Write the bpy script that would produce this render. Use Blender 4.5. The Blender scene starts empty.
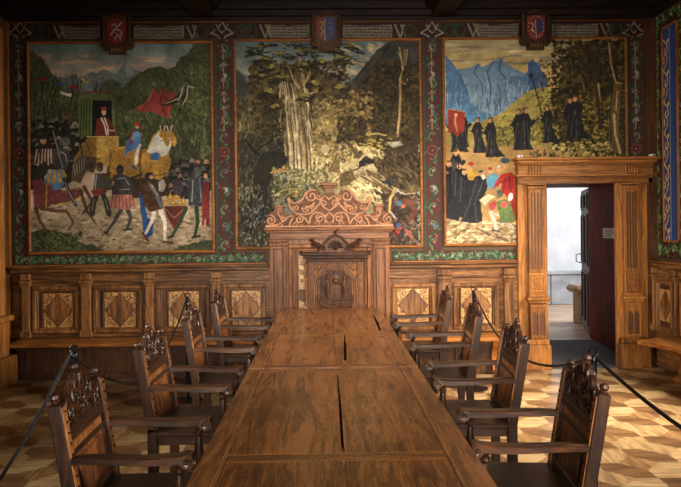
import bpy, bmesh, math, random
import numpy as np
from mathutils import Vector, Matrix

S = bpy.context.scene
COL = S.collection
PI = math.pi
# ---------------------------------------------------------------- camera
F = 700.0; YAW = math.radians(1.27); ROLL = math.radians(0.6); EYE = 1.6
cam_d = bpy.data.cameras.new('camera'); cam = bpy.data.objects.new('camera', cam_d); COL.objects.link(cam)
cam_d.sensor_width = 36; cam_d.lens = 36 * F / 681
cam_d.shift_y = -16.5 / 681; cam_d.clip_start = .05
cam.matrix_world = Matrix.Translation((0, 0, EYE)) @ Matrix.Rotation(-YAW, 4, 'Z') @ Matrix.Rotation(PI / 2, 4, 'X') @ Matrix.Rotation(-ROLL, 4, 'Z')
S.camera = cam
# ---------------------------------------------------------------- world, daylight, exposure
w = bpy.data.worlds.new('sky'); S.world = w; w.use_nodes = True
w.node_tree.nodes['Background'].inputs[0].default_value = (.55, .7, 1, 1); w.node_tree.nodes['Background'].inputs[1].default_value = .6
def area(name, loc, target, size, energy, col, spread=180):
    l = bpy.data.lights.new(name, 'AREA'); l.shape = 'RECTANGLE'; l.size, l.size_y = size; l.energy = energy; l.color = col; l.spread = math.radians(spread)
    o = bpy.data.objects.new(name, l); COL.objects.link(o); o.location = loc
    o.rotation_euler = (Vector(target) - Vector(loc)).to_track_quat('-Z', 'Y').to_euler(); return o
# daylight that enters through the room's windows (all outside the panes)
area('window_daylight_front', (4.25, 5.6, 2.3), (1.7, 6.4, .2), (1.5, 1.9), 250, (1, .90, .74), 100)
area('window_daylight_side', (4.25, 1.2, 2.3), (.4, 2.8, .2), (1.5, 1.9), 110, (1, .87, .70), 110)
area('window_daylight_rear', (.3, -3.9, 2.3), (.6, 7.8, 1.0), (3.0, 1.8), 70, (1, .91, .78), 36)
area('window_daylight_left', (-4.0, 3.2, 2.3), (2.9, 7.4, .5), (1.5, 1.9), 75, (1, .93, .82), 60)
area('corridor_daylight', (5.9, 12.0, 2.7), (3.0, 12.4, .2), (1.6, 1.4), 125, (.92, .96, 1), 170)
vs = S.view_settings; vs.view_transform = 'Standard'; vs.look = 'None'; vs.gamma = 1; vs.use_curve_mapping = False; vs.exposure = 0.0

# ---------------------------------------------------------------- the picture-to-place helpers
def ray(u, v):
    a = (u - 340.5) / F; b = -(v - 227.0) / F
    c, s = math.cos(ROLL), math.sin(ROLL); a, b = a * c + b * s, -a * s + b * c
    return a * math.cos(YAW) + math.sin(YAW), math.cos(YAW) - a * math.sin(YAW), b
def W(u, v, D=7.83):
    x, y, z = ray(u, v); t = D / y; return x * t, EYE + z * t
def to_px(x, y, z):
    """photo coordinates of points of the place (arrays)"""
    c, s = math.cos(YAW), math.sin(YAW); z = z - EYE
    X = x * c - y * s; Y = x * s + y * c; a = X / Y; b = z / Y
    c, s = math.cos(ROLL), math.sin(ROLL); a, b = a * c - b * s, a * s + b * c
    return 340.5 + a * F, 227.0 - b * F

# ---------------------------------------------------------------- object helpers
class MB:
    def __init__(s): s.v = []; s.f = []
    def add(s, vs, fs, M=None):
        k = len(s.v)
        for p in vs: s.v.append(tuple(M @ Vector(p)) if M is not None else tuple(p))
        for f in fs: s.f.append([i + k for i in f])
        return s
    def box(s, a, b, M=None, c=0.0):
        (x0, y0, z0), (x1, y1, z1) = a, b
        x0, x1 = sorted((x0, x1)); y0, y1 = sorted((y0, y1)); z0, z1 = sorted((z0, z1))
        c = min(c, (x1 - x0) * .4, (y1 - y0) * .4, (z1 - z0) * .4)
        if c <= 0:
            return s.add([(x0, y0, z0), (x1, y0, z0), (x1, y1, z0), (x0, y1, z0), (x0, y0, z1), (x1, y0, z1), (x1, y1, z1), (x0, y1, z1)],
                         [(0, 3, 2, 1), (4, 5, 6, 7), (0, 1, 5, 4), (1, 2, 6, 5), (2, 3, 7, 6), (3, 0, 4, 7)], M)
        bm = bmesh.new(); bmesh.ops.create_cube(bm, size=1)
        for v in bm.verts: v.co = Vector(((x0 + x1) / 2 + v.co.x * (x1 - x0), (y0 + y1) / 2 + v.co.y * (y1 - y0), (z0 + z1) / 2 + v.co.z * (z1 - z0)))
        bmesh.ops.bevel(bm, geom=bm.edges[:], offset=c, segments=1, affect='EDGES', profile=.5)
        bm.verts.index_update(); s.add([v.co for v in bm.verts], [[v.index for v in f.verts] for f in bm.faces], M); bm.free(); return s
    def prism(s, pts, d0, d1, plane='xz', M=None, z=None):
        """extruded outline; pts in the plane, d0..d1 along the third axis"""
        def P(p, d): return {'xz': (p[0], d, p[1]), 'xy': (p[0], p[1], d), 'yz': (d, p[0], p[1])}[plane]
        n = len(pts); vs = [P(p, d0) for p in pts] + [P(p, d1) for p in pts]
        ar = sum(pts[i][0] * pts[(i + 1) % n][1] - pts[(i + 1) % n][0] * pts[i][1] for i in range(n))
        fs = [list(range(n)), list(range(2 * n - 1, n - 1, -1))] + [[i, i + n, (i + 1) % n + n, (i + 1) % n] for i in range(n)]
        return s.add(vs, fs, M)
    def tube(s, pts, r, n=8, M=None, cap=True, flat=1.0, up=None):
        P = [Vector(p) for p in pts]; N = len(P); R = r if isinstance(r, (list, tuple)) else [r] * N
        vs = []; fs = []; prev = None
        for i in range(N):
            t = (P[min(i + 1, N - 1)] - P[max(i - 1, 0)]).normalized()
            if prev is None:
                a = Vector(up) if up else (Vector((0, 0, 1)) if abs(t.z) < .9 else Vector((1, 0, 0)))
            else: a = prev
            a = (a - t * a.dot(t)).normalized(); b = t.cross(a); prev = a
            for k in range(n):
                th = 2 * PI * k / n; vs.append(P[i] + (a * math.cos(th) * flat + b * math.sin(th)) * R[i])
        for i in range(N - 1):
            for k in range(n): fs.append([i * n + k, i * n + (k + 1) % n, (i + 1) * n + (k + 1) % n, (i + 1) * n + k])
        if cap: fs.append(list(range(n - 1, -1, -1))); fs.append([(N - 1) * n + k for k in range(n)])
        return s.add(vs, fs, M)
    def lathe(s, prof, cx=0, cy=0, n=14, M=None):
        vs = []; fs = []
        for r, z in prof:
            for k in range(n): th = 2 * PI * k / n; vs.append((cx + r * math.cos(th), cy + r * math.sin(th), z))
        for i in range(len(prof) - 1):
            for k in range(n): fs.append([i * n + k, i * n + (k + 1) % n, (i + 1) * n + (k + 1) % n, (i + 1) * n + k])
        fs.append(list(range(n - 1, -1, -1))); fs.append([(len(prof) - 1) * n + k for k in range(n)])
        return s.add(vs, fs, M)
    def ball(s, c, r, n=10, M=None, sc=(1, 1, 1)):
        vs = []; fs = []; m = n // 2 + 1
        for i in range(m + 1):
            ph = PI * i / m
            for k in range(n):
                th = 2 * PI * k / n
                vs.append((c[0] + r * sc[0] * math.sin(ph) * math.cos(th), c[1] + r * sc[1] * math.sin(ph) * math.sin(th), c[2] + r * sc[2] * math.cos(ph)))
        for i in range(m):
            for k in range(n): fs.append([i * n + k, (i + 1) * n + k, (i + 1) * n + (k + 1) % n, i * n + (k + 1) % n])
        return s.add(vs, fs, M)
    def build(s, name, mat, parent=None, smooth=False, **k):
        me = bpy.data.meshes.new(name); me.from_pydata(s.v, [], s.f)
        bm = bmesh.new(); bm.from_mesh(me); bmesh.ops.remove_doubles(bm, verts=bm.verts[:], dist=1e-6); bmesh.ops.recalc_face_normals(bm, faces=bm.faces[:]); bm.to_mesh(me); bm.free()
        for m in (mat if isinstance(mat, list) else [mat]): me.materials.append(m)
        if smooth:
            me.polygons.foreach_set('use_smooth', [True] * len(me.polygons))
            try: me.set_sharp_from_angle(angle=math.radians(42))
            except Exception: pass
        o = bpy.data.objects.new(name, me); COL.objects.link(o)
        if parent: o.parent = parent
        for a, b in k.items(): o[a] = b
        return o
def thing(name, label, cat, loc=(0, 0, 0), rz=0, group=None):
    o = bpy.data.objects.new(name, None); COL.objects.link(o); o.location = loc; o.rotation_euler = (0, 0, rz); o.empty_display_size = .1
    o['label'] = label; o['category'] = cat
    if group: o['group'] = group
    return o
def tag(o, label, cat, group=None):
    o['label'] = label; o['category'] = cat
    if group: o['group'] = group
    return o
def copy_tree(o, parent=None):
    c = o.copy(); COL.objects.link(c); c.parent = parent
    for ch in list(o.children): copy_tree(ch, c)
    return c
def spiral(cx, cz, r, turns, a0, sg=1, n=22, end=.12):
    return [(cx + (r * (1 - (1 - end) * k / n)) * math.cos(a0 + sg * 2 * PI * turns * k / n), cz + (r * (1 - (1 - end) * k / n)) * math.sin(a0 + sg * 2 * PI * turns * k / n)) for k in range(n + 1)]

# ---------------------------------------------------------------- materials
def rgb(c): return tuple(((v / 255 / 12.92) if v / 255 <= .04045 else ((v / 255 + .055) / 1.055) ** 2.4) for v in c) + (1,)
def newmat(name):
    m = bpy.data.materials.new(name); m.use_nodes = True; nt = m.node_tree; return m, nt, nt.nodes['Principled BSDF']
def wood(name, c1, c2, axis='z', sc=9, rough=.45, bump=.25, c3=None, knots=.0, spec=.28, rv=.22, grain=.5, an=.09):
    m, nt, b = newmat(name); N = nt.nodes.new; L = nt.links.new
    tc = N('ShaderNodeTexCoord'); oi = N('ShaderNodeObjectInfo')
    ad = N('ShaderNodeVectorMath'); ad.operation = 'MULTIPLY_ADD'; ad.inputs[1].default_value = (1, 1, 1)
    L(tc.outputs['Object'], ad.inputs[0])
    cv = N('ShaderNodeCombineXYZ'); ml = N('ShaderNodeMath'); ml.operation = 'MULTIPLY'; ml.inputs[1].default_value = 13.7; L(oi.outputs['Random'], ml.inputs[0])
    for i in range(3): L(ml.outputs[0], cv.inputs[i])
    L(cv.outputs[0], ad.inputs[2])
    mp = N('ShaderNodeMapping'); mp.inputs['Scale'].default_value = tuple(sc * (an if a == axis else 1) for a in 'xyz'); L(ad.outputs[0], mp.inputs[0])
    n1 = N('ShaderNodeTexNoise'); n1.inputs['Scale'].default_value = 2.2; n1.inputs['Detail'].default_value = 6; n1.inputs['Roughness'].default_value = .65; n1.inputs['Distortion'].default_value = 1.4; L(mp.outputs[0], n1.inputs['Vector'])
    n2 = N('ShaderNodeTexNoise'); n2.inputs['Scale'].default_value = 14; n2.inputs['Detail'].default_value = 3; L(mp.outputs[0], n2.inputs['Vector'])
    n3 = N('ShaderNodeTexNoise'); n3.inputs['Scale'].default_value = 1.6; n3.inputs['Detail'].default_value = 3; L(ad.outputs[0], n3.inputs['Vector'])
    mx = N('ShaderNodeMath'); mx.operation = 'MULTIPLY_ADD'; mx.inputs[1].default_value = .35; L(n2.outputs[0], mx.inputs[0]); L(n1.outputs[0], mx.inputs[2])
    m3 = N('ShaderNodeMath'); m3.operation = 'MULTIPLY_ADD'; m3.inputs[1].default_value = .45; L(n3.outputs[0], m3.inputs[0]); L(mx.outputs[0], m3.inputs[2])
    cr = N('ShaderNodeValToRGB'); e = cr.color_ramp.elements
    e[0].position = .70; e[0].color = rgb(c2); e[1].position = 1.12 if False else 1.0; e[1].color = rgb(c1)
    if c3: q = e.new(.86); q.color = rgb(c3)
    L(m3.outputs[0], cr.inputs[0])
    # dark pores and streaks along the grain
    n4 = N('ShaderNodeTexNoise'); n4.inputs['Scale'].default_value = 5.5; n4.inputs['Detail'].default_value = 5; n4.inputs['Roughness'].default_value = .7; n4.inputs['Distortion'].default_value = .8; L(mp.outputs[0], n4.inputs['Vector'])
    g4 = N('ShaderNodeMapRange'); g4.inputs[1].default_value = .36; g4.inputs[2].default_value = .62; g4.inputs[3].default_value = grain; g4.inputs[4].default_value = 1.12; L(n4.outputs[0], g4.inputs[0])
    mu = N('ShaderNodeVectorMath'); mu.operation = 'SCALE'; L(cr.outputs[0], mu.inputs[0]); L(g4.outputs[0], mu.inputs['Scale'])
    hv = N('ShaderNodeHueSaturation'); mr = N('ShaderNodeMapRange'); mr.inputs[3].default_value = 1 - rv; mr.inputs[4].default_value = 1 + rv; L(oi.outputs['Random'], mr.inputs[0]); L(mr.outputs[0], hv.inputs['Value']); L(mu.outputs[0], hv.inputs['Color'])
    L(hv.outputs[0], b.inputs['Base Color'])
    rr = N('ShaderNodeMapRange'); rr.inputs[3].default_value = rough + .14; rr.inputs[4].default_value = rough - .12; L(n1.outputs[0], rr.inputs[0]); L(rr.outputs[0], b.inputs['Roughness'])
    b.inputs['Specular IOR Level'].default_value = spec
    bp = N('ShaderNodeBump'); bp.inputs['Strength'].default_value = bump; bp.inputs['Distance'].default_value = .003; L(mx.outputs[0], bp.inputs['Height']); L(bp.outputs[0], b.inputs['Normal'])
    return m
def plain(name, c, rough=.5, metal=0, bump=0, var=.12, sc=18, spec=.5):
    m, nt, b = newmat(name); N = nt.nodes.new; L = nt.links.new
    tc = N('ShaderNodeTexCoord'); n = N('ShaderNodeTexNoise'); n.inputs['Scale'].default_value = sc; n.inputs['Detail'].default_value = 5; L(tc.outputs['Object'], n.inputs['Vector'])
    cr = N('ShaderNodeValToRGB'); e = cr.color_ramp.elements; e[0].position = .3; e[1].position = .7
    e[0].color = rgb([v * (1 - var) for v in c]); e[1].color = rgb([min(255, v * (1 + var)) for v in c]); L(n.outputs[0], cr.inputs[0]); L(cr.outputs[0], b.inputs['Base Color'])
    b.inputs['Roughness'].default_value = rough; b.inputs['Metallic'].default_value = metal; b.inputs['Specular IOR Level'].default_value = spec
    if bump:
        bp = N('ShaderNodeBump'); bp.inputs['Strength'].default_value = bump; bp.inputs['Distance'].default_value = .02; L(n.outputs[0], bp.inputs['Height']); L(bp.outputs[0], b.inputs['Normal'])
    return m
def filigree(name):
    """pale inlay veneer with dark curling lines"""
    m, nt, b = newmat(name); N = nt.nodes.new; L = nt.links.new
    tc = N('ShaderNodeTexCoord'); n = N('ShaderNodeTexNoise'); n.inputs['Scale'].default_value = 9; n.inputs['Detail'].default_value = 0; n.inputs['Distortion'].default_value = .6; L(tc.outputs['Object'], n.inputs['Vector'])
    s = N('ShaderNodeMath'); s.operation = 'MULTIPLY'; s.inputs[1].default_value = 58; L(n.outputs[0], s.inputs[0])
    q = N('ShaderNodeMath'); q.operation = 'SINE'; L(s.outputs[0], q.inputs[0])
    cr = N('ShaderNodeValToRGB'); e = cr.color_ramp.elements; e[0].position = .0; e[0].color = rgb((140, 92, 46)); e[1].position = .16; e[1].color = rgb((204, 156, 90)); L(q.outputs[0], cr.inputs[0]); L(cr.outputs[0], b.inputs['Base Color'])
    b.inputs['Roughness'].default_value = .42; return m
def vcol(name, rough=.7):
    m, nt, b = newmat(name); N = nt.nodes.new; L = nt.links.new
    a = N('ShaderNodeVertexColor'); a.layer_name = 'paint'; L(a.outputs[0], b.inputs['Base Color']); b.inputs['Roughness'].default_value = rough; b.inputs['Specular IOR Level'].default_value = .25
    tc = N('ShaderNodeTexCoord'); n = N('ShaderNodeTexNoise'); n.inputs['Scale'].default_value = 60; n.inputs['Detail'].default_value = 4; L(tc.outputs['Object'], n.inputs['Vector'])
    bp = N('ShaderNodeBump'); bp.inputs['Strength'].default_value = .15; bp.inputs['Distance'].default_value = .01; L(n.outputs[0], bp.inputs['Height']); L(bp.outputs[0], b.inputs['Normal'])
    return m
PW = ((146, 98, 54), (70, 43, 24), (106, 68, 37))
M = dict(
    pan_z=wood('panelling_oak_upright', PW[0], PW[1], 'z', 9, .42, c3=PW[2], grain=.74), pan_x=wood('panelling_oak_level', PW[0], PW[1], 'x', 9, .42, c3=PW[2]), pan_y=wood('panelling_oak_deep', PW[0], PW[1], 'y', 9, .42, c3=PW[2]),
    dark_z=wood('panel_walnut', (104, 68, 42), (54, 32, 19), 'z', 9, .42), fil=filigree('inlay_filigree'),
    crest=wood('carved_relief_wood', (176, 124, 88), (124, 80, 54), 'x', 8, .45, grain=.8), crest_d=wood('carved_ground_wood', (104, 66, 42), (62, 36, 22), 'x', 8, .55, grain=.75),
    port_x=wood('portal_wood_level', (146, 94, 58), (82, 47, 27), 'x', 9, .4, spec=.2, grain=.7), port_z=wood('portal_wood_upright', (146, 94, 56), (80, 46, 26), 'z', 9, .4, spec=.2, grain=.7),
    door_z=wood('door_case_upright', (170, 112, 56), (106, 64, 30), 'z', 9, .42, c3=(138, 88, 42), grain=.84), door_x=wood('door_case_level', (170, 112, 56), (106, 64, 30), 'x', 9, .42, c3=(138, 88, 42), grain=.84),
    flute=plain('flute_shadow_wood', (88, 52, 28), .6), frame=wood('mural_frame_wood', (170, 104, 44), (124, 70, 26), 'x', 8, .5, rv=.1), frame_z=wood('mural_frame_wood_z', (170, 104, 44), (124, 70, 26), 'z', 8, .5, rv=.1),  # dark tone paints the shade in flutes and niches; inlay lines share it
    table_y=wood('table_walnut_long', (138, 86, 42), (72, 42, 20), 'y', 8, .24, .08, (104, 63, 30), spec=.45, rv=.08, grain=.76, an=.10), table_x=wood('table_walnut_cross', (124, 77, 37), (62, 36, 18), 'x', 8, .24, .08, (92, 56, 27), spec=.45, rv=.08, grain=.72, an=.10),
    inl=plain('inlay_string_pale', (176, 130, 76), .4), crack=plain('crack_dark', (20, 12, 7), .95, spec=0),
    ch_z=wood('chair_walnut_upright', (70, 43, 27), (26, 15, 10), 'z', 14, .32, .3, (47, 28, 18), spec=.4), ch_x=wood('chair_walnut_arm', (86, 52, 31), (32, 18, 12), 'x', 14, .3, .3, (56, 34, 21), spec=.5),
    ch_y=wood('chair_walnut_cross', (66, 40, 25), (26, 15, 10), 'y', 14, .34, .3, spec=.35), ch_pan=wood('chair_back_panel', (158, 98, 56), (66, 36, 20), 'z', 8, .4, .3, (112, 66, 36)), ch_carve=wood('chair_carving', (76, 44, 27), (28, 15, 10), 'z', 12, .3, .4, spec=.55),  # back panel paler than the frame: light falling on it is in the colour
    ch_edge=wood('chair_worn_front', (176, 116, 66), (84, 48, 26), 'z', 14, .38, .4, (130, 80, 44)),  # paler tone puts the light on the post fronts into the colour
    thr=wood('throne_walnut', (108, 68, 40), (50, 28, 16), 'z', 12, .4, .2, spec=.15), thr_d=wood('throne_dark_carving', (80, 48, 29), (30, 17, 11), 'z', 12, .5, .1, spec=.2), thr_l=wood('throne_arch_wood', (150, 98, 56), (92, 54, 30), 'z', 12, .4, .2, spec=.2),
    ceil=wood('ceiling_dark_timber', (44, 28, 20), (20, 12, 9), 'y', 6, .55), ceil_x=wood('ceiling_dark_timber_cross', (44, 28, 20), (20, 12, 9), 'x', 6, .55),
    bench_x=wood('bench_plank', (178, 112, 54), (112, 64, 28), 'x', 8, .36), bench_y=wood('bench_plank_deep', (178, 112, 54), (112, 64, 28), 'y', 8, .36),
    black=plain('black_iron', (16, 17, 24), .3, .6, 0, .2), rope=plain('black_cord', (16, 15, 17), .5, 0, .3, .2, 200), stud=plain('brass_stud', (150, 104, 50), .35, .8),  # iron is black; its slight blue stands in for reflected daylight
    plaster=plain('white_plaster', (222, 224, 228), .9, 0, .6, .05, 3), stone=plain('grey_stone', (176, 180, 186), .85, 0, .5, .12, 5), room=plain('room_plaster', (84, 64, 46), .9, 0, .2, .08, 3),
    red=plain('oxblood_paint', (116, 40, 24), .6, 0, .1, .2, 5, .05), leaf=wood('old_door_grey_brown', (104, 84, 72), (54, 40, 34), 'z', 10, .5), mat=plain('grey_mat', (92, 92, 96), .9, 0, .3, .06, 40), paper=plain('cream_card', (252, 232, 184), .6, 0, 0, .03),
    ink=plain('dark_ink', (70, 50, 36), .8), white=plain('white_plastic', (230, 228, 220), .4), ledge=wood('pale_ledge', (196, 164, 112), (150, 116, 72), 'x', 8, .5), cfloor=wood('corridor_boards', (226, 194, 164), (186, 148, 116), 'x', 3, .4),
    fl=wood('parquet_light', (200, 168, 122), (150, 116, 76), 'x', 5, .30, .1, rv=0), fm=wood('parquet_mid', (160, 122, 80), (112, 78, 48), 'y', 5, .30, .1, rv=0), fd=wood('parquet_dark', (132, 96, 62), (84, 56, 34), 'x', 5, .30, .1, rv=0), fe=wood('parquet_light_turned', (186, 152, 106), (136, 100, 64), 'y', 5, .3, .1, rv=0),
    paint=vcol('mural_paint'), bpaint=vcol('border_paint', .6), glass=None,
    sh_red=plain('shield_red', (128, 34, 30), .45), sh_blue=plain('shield_blue', (32, 54, 106), .45), sh_white=plain('shield_pale', (160, 146, 120), .5), sh_gold=plain('shield_gold', (150, 108, 44), .45), cart=wood('cartouche_wood', (96, 62, 34), (44, 26, 16), 'z', 10, .45),
)
g, nt, b = newmat('window_glass'); b.inputs['Base Color'].default_value = (.95, .97, 1, 1); b.inputs['Roughness'].default_value = .05
tr = nt.nodes.new('ShaderNodeBsdfTransparent'); mxs = nt.nodes.new('ShaderNodeMixShader'); mxs.inputs[0].default_value = .9
nt.links.new(b.outputs[0], mxs.inputs[1]); nt.links.new(tr.outputs[0], mxs.inputs[2]); nt.links.new(mxs.outputs[0], nt.nodes['Material Output'].inputs[0]); M['glass'] = g
# ---------------------------------------------------------------- painting on a grid of vertex colours
def lin(c):
    c = np.asarray(c, float) / 255.0
    return np.where(c <= 0.04045, c / 12.92, ((c + 0.055) / 1.055) ** 2.4)

def vnoise(x, y, seed):
    xi = np.floor(x).astype(int); yi = np.floor(y).astype(int)
    xf = x - xi; yf = y - yi
    def h(a, b):
        n = (a * 374761393 + b * 668265263 + seed * 1442695041) & 0x7fffffff
        n = ((n ^ (n >> 13)) * 1274126177) & 0x7fffffff
        return ((n ^ (n >> 16)) & 0xffff) / 65535.0
    u = xf * xf * (3 - 2 * xf); v = yf * yf * (3 - 2 * yf)
    return (h(xi, yi) * (1 - u) + h(xi + 1, yi) * u) * (1 - v) + (h(xi, yi + 1) * (1 - u) + h(xi + 1, yi + 1) * u) * v

def fbm(x, y, seed, o=4):
    s = 0; a = 0.5; t = 0
    for k in range(o):
        s = s + a * vnoise(x, y, seed + k * 17); t += a
        a *= 0.55; x = x * 2.03; y = y * 2.03
    return s / t

class Paint:
    """Colours for a rectangular grid of points whose picture coordinates are U, V (arrays)."""
    def __init__(s, U, V, base=(90, 80, 60), seed=1):
        s.U, s.V = U, V
        s.C = np.zeros(U.shape + (3,)); s.C[:] = base
        s.seed = seed; s.r = random.Random(seed)
        s.wx = (fbm(U * .35, V * .35, seed + 5, 3) - .5) * 2
        s.wy = (fbm(U * .35, V * .35, seed + 9, 3) - .5) * 2
        s.tex = (fbm(U * .5, V * .5, seed + 31, 4) - .5) * 2
        s.fine = (fbm(U * 1.6, V * 1.6, seed + 77, 2) - .5) * 2
        s.u0 = U[0, 0]; s.v0 = V[0, 0]
        s.du = (U[0, -1] - U[0, 0]) / (U.shape[1] - 1); s.dv = (V[-1, 0] - V[0, 0]) / (U.shape[0] - 1)
    def win(s, a, b, c, d, pad=3):
        x0 = int((a - pad - s.u0) / s.du); x1 = int((c + pad - s.u0) / s.du) + 2
        q = sorted([(b - pad - s.v0) / s.dv, (d + pad - s.v0) / s.dv])
        y0 = int(q[0]) - 1; y1 = int(q[1]) + 2
        x0 = max(0, x0 - 1); y0 = max(0, y0)
        if x1 <= x0 or y1 <= y0 or x0 >= s.U.shape[1] or y0 >= s.U.shape[0]: return None
        return slice(y0, y1), slice(x0, x1)
    def put(s, w, m, c, var):
        c = np.asarray(c, float)
        col = c[None, None, :] * (1 + var * (s.tex[w] * 1.0 + s.fine[w] * .45))[..., None]
        s.C[w] = s.C[w] * (1 - m[..., None]) + col * m[..., None]
    def poly(s, c, pts, n=0.7, var=.25, c2=None):
        us = [p[0] for p in pts]; vs = [p[1] for p in pts]
        w = s.win(min(us), min(vs), max(us), max(vs), 2 + n)
        if w is None: return
        U = s.U[w] + n * s.wx[w]; V = s.V[w] + n * s.wy[w]
        ins = np.zeros(U.shape, bool)
        j = len(pts) - 1
        for i in range(len(pts)):
            xi, yi = pts[i]; xj, yj = pts[j]
            if yi != yj:
                cond = ((yi > V) != (yj > V)) & (U < (xj - xi) * (V - yi) / (yj - yi) + xi)
                ins ^= cond
            j = i
        m = ins.astype(float)
        if c2 is not None:
            t = np.clip((s.V[w] - min(vs)) / (max(vs) - min(vs) + 1e-6), 0, 1)[..., None]
            col = np.asarray(c, float) * (1 - t) + np.asarray(c2, float) * t
            col = col * (1 + var * (s.tex[w] + .45 * s.fine[w]))[..., None]
            s.C[w] = s.C[w] * (1 - m[..., None]) + col * m[..., None]
        else:
            s.put(w, m, c, var)
    def ell(s, c, cx, cy, rx, ry, a=0, n=.3, var=.25, soft=.15):
        R = max(rx, ry)
        w = s.win(cx - R, cy - R, cx + R, cy + R)
        if w is None: return
        U = s.U[w] + n * s.wx[w] - cx; V = s.V[w] + n * s.wy[w] - cy
        ca, sa = math.cos(math.radians(a)), math.sin(math.radians(a))
        d = np.sqrt(((U * ca + V * sa) / rx) ** 2 + ((-U * sa + V * ca) / ry) ** 2)
        s.put(w, np.clip((1 - d) / soft + .5, 0, 1), c, var)
    def line(s, c, wd, pts, var=.2, n=.2, tip=None):
        us = [p[0] for p in pts]; vs = [p[1] for p in pts]
        w = s.win(min(us), min(vs), max(us), max(vs), wd + 1)
        if w is None: return
        U = s.U[w] + n * s.wx[w]; V = s.V[w] + n * s.wy[w]
        m = np.zeros(U.shape)
        N = len(pts) - 1
        for i in range(N):
            (x0, y0), (x1, y1) = pts[i], pts[i + 1]
            dx, dy = x1 - x0, y1 - y0; L = dx * dx + dy * dy + 1e-9
            t = np.clip(((U - x0) * dx + (V - y0) * dy) / L, 0, 1)
            d = np.sqrt((U - x0 - t * dx) ** 2 + (V - y0 - t * dy) ** 2)
            h = wd / 2 if tip is None else (wd * (1 - (i + t) / N) + tip * (i + t) / N) / 2
            m = np.maximum(m, np.clip((h - d) / .5 + .5, 0, 1))
        s.put(w, m, c, var)
    def dabs(s, cols, box, k, size, asp=2.2, ang=(0, 180), inside=None, var=.2):
        a, b, c, d = box
        for i in range(int(k * 2.4)):
            x = s.r.uniform(a, c); y = s.r.uniform(b, d)
            if inside and not inside(x, y): continue
            z = size * .62 * s.r.uniform(.5, 1.5)
            s.ell(s.r.choice(cols), x, y, z, z / asp, s.r.uniform(*ang), .4, var, .4)
    def mass(s, amp, k=.07, seed=3):
        f_ = (fbm(s.U * k, s.V * k, seed, 4) - .5) * 2 * 1.6
        s.C *= (1 + amp * np.clip(f_, -1, 1))[..., None]
    def man(s, x, y, h, body, leg, head=(60, 58, 55), face=None, arm=0, lean=0):
        """a small standing figure, feet at y, height h"""
        s.line(leg, h * .11, [(x - h * .02, y - h * .48), (x - h * .13, y - h * .22), (x - h * .16, y)])
        s.line(leg, h * .11, [(x + h * .02, y - h * .48), (x + h * .12, y - h * .25), (x + h * .18, y)])
        s.poly(body, [(x - h * .1 + lean, y - h * .82), (x + h * .1 + lean, y - h * .82), (x + h * .14, y - h * .42), (x - h * .14, y - h * .42)], .3)
        s.line(body, h * .07, [(x + lean, y - h * .78), (x + h * .16, y - h * .62), (x + h * .26, y - h * (.7 + arm))])
        s.ell(head, x + lean * 1.2, y - h * .92, h * .065, h * .08)
        s.line((164, 162, 156), max(.7, h * .02), [(x - h * .07 + lean, y - h * .78), (x - h * .09, y - h * .6), (x - h * .1, y - h * .46)]); s.line((150, 148, 142), .7, [(x - h * .12, y - h * .3), (x - h * .16, y - h * .06)]); s.line((150, 148, 142), .7, [(x + h * .11, y - h * .3), (x + h * .16, y - h * .08)]); s.ell((150, 148, 142), x + lean * 1.2 - h * .02, y - h * .94, h * .02, h * .03)
        if face: s.ell(face, x + lean * 1.2 + h * .03, y - h * .9, h * .035, h * .05)
    def monk(s, x, y, h, f=1, pale=True):
        D = (34, 32, 34)
        s.poly(D, [(x - h * .07, y - h * .87), (x + h * .07, y - h * .87), (x + h * .14, y - h * .7), (x + h * .13, y - h * .45), (x + h * .12, y - h * .2), (x + h * .17, y - h * .02), (x, y), (x - f * h * .0 - h * .18, y - h * .03), (x - f * h * .28, y - h * .01), (x - f * h * .17, y - h * .2), (x - h * .12, y - h * .45), (x - h * .14, y - h * .7)] if f > 0 else
               [(x - h * .07, y - h * .87), (x + h * .07, y - h * .87), (x + h * .14, y - h * .68), (x + h * .11, y - h * .45), (x + h * .2, y - h * .2), (x + h * .36, y - h * .01), (x + h * .1, y), (x - h * .14, y), (x - h * .1, y - h * .2), (x - h * .12, y - h * .45), (x - h * .15, y - h * .7)], .6, .4)
        for k in range(3): s.line([(92, 88, 84), (60, 58, 60), (14, 14, 16)][k], .8, [(x + (k - 1) * h * .04, y - h * .7), (x - f * h * (.02 - k * .03), y - h * .35), (x - f * h * (k * .07), y - h * .04)])
        s.line((78, 72, 68), .8, [(x + f * h * .03, y - h * .75), (x + f * h * .07, y - h * .4), (x + f * h * .12, y - h * .05)])
        s.line((66, 62, 60), .6, [(x - f * h * .06, y - h * .6), (x - f * h * .09, y - h * .1)])
        s.line(D, h * .09, [(x, y - h * .76), (x + f * h * .14, y - h * .6), (x + f * h * .2, y - h * .66)])
        s.ell((120, 80, 52), x + f * h * .01, y - h * .92, h * .062, h * .078)
        s.ell((205, 160, 118), x + f * h * .03, y - h * .91, h * .04, h * .06)
        s.line((70, 48, 34), 1, [(x - h * .05, y - h * .95), (x + h * .04, y - h * .985)])
        if pale: s.ell((210, 165, 120), x + f * h * .2, y - h * .66, h * .03, h * .025)

def T(x0, y0, k):
    return lambda *p: [(x0 + p[i] / k, y0 + p[i + 1] / k) for i in range(0, len(p), 2)]

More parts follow.
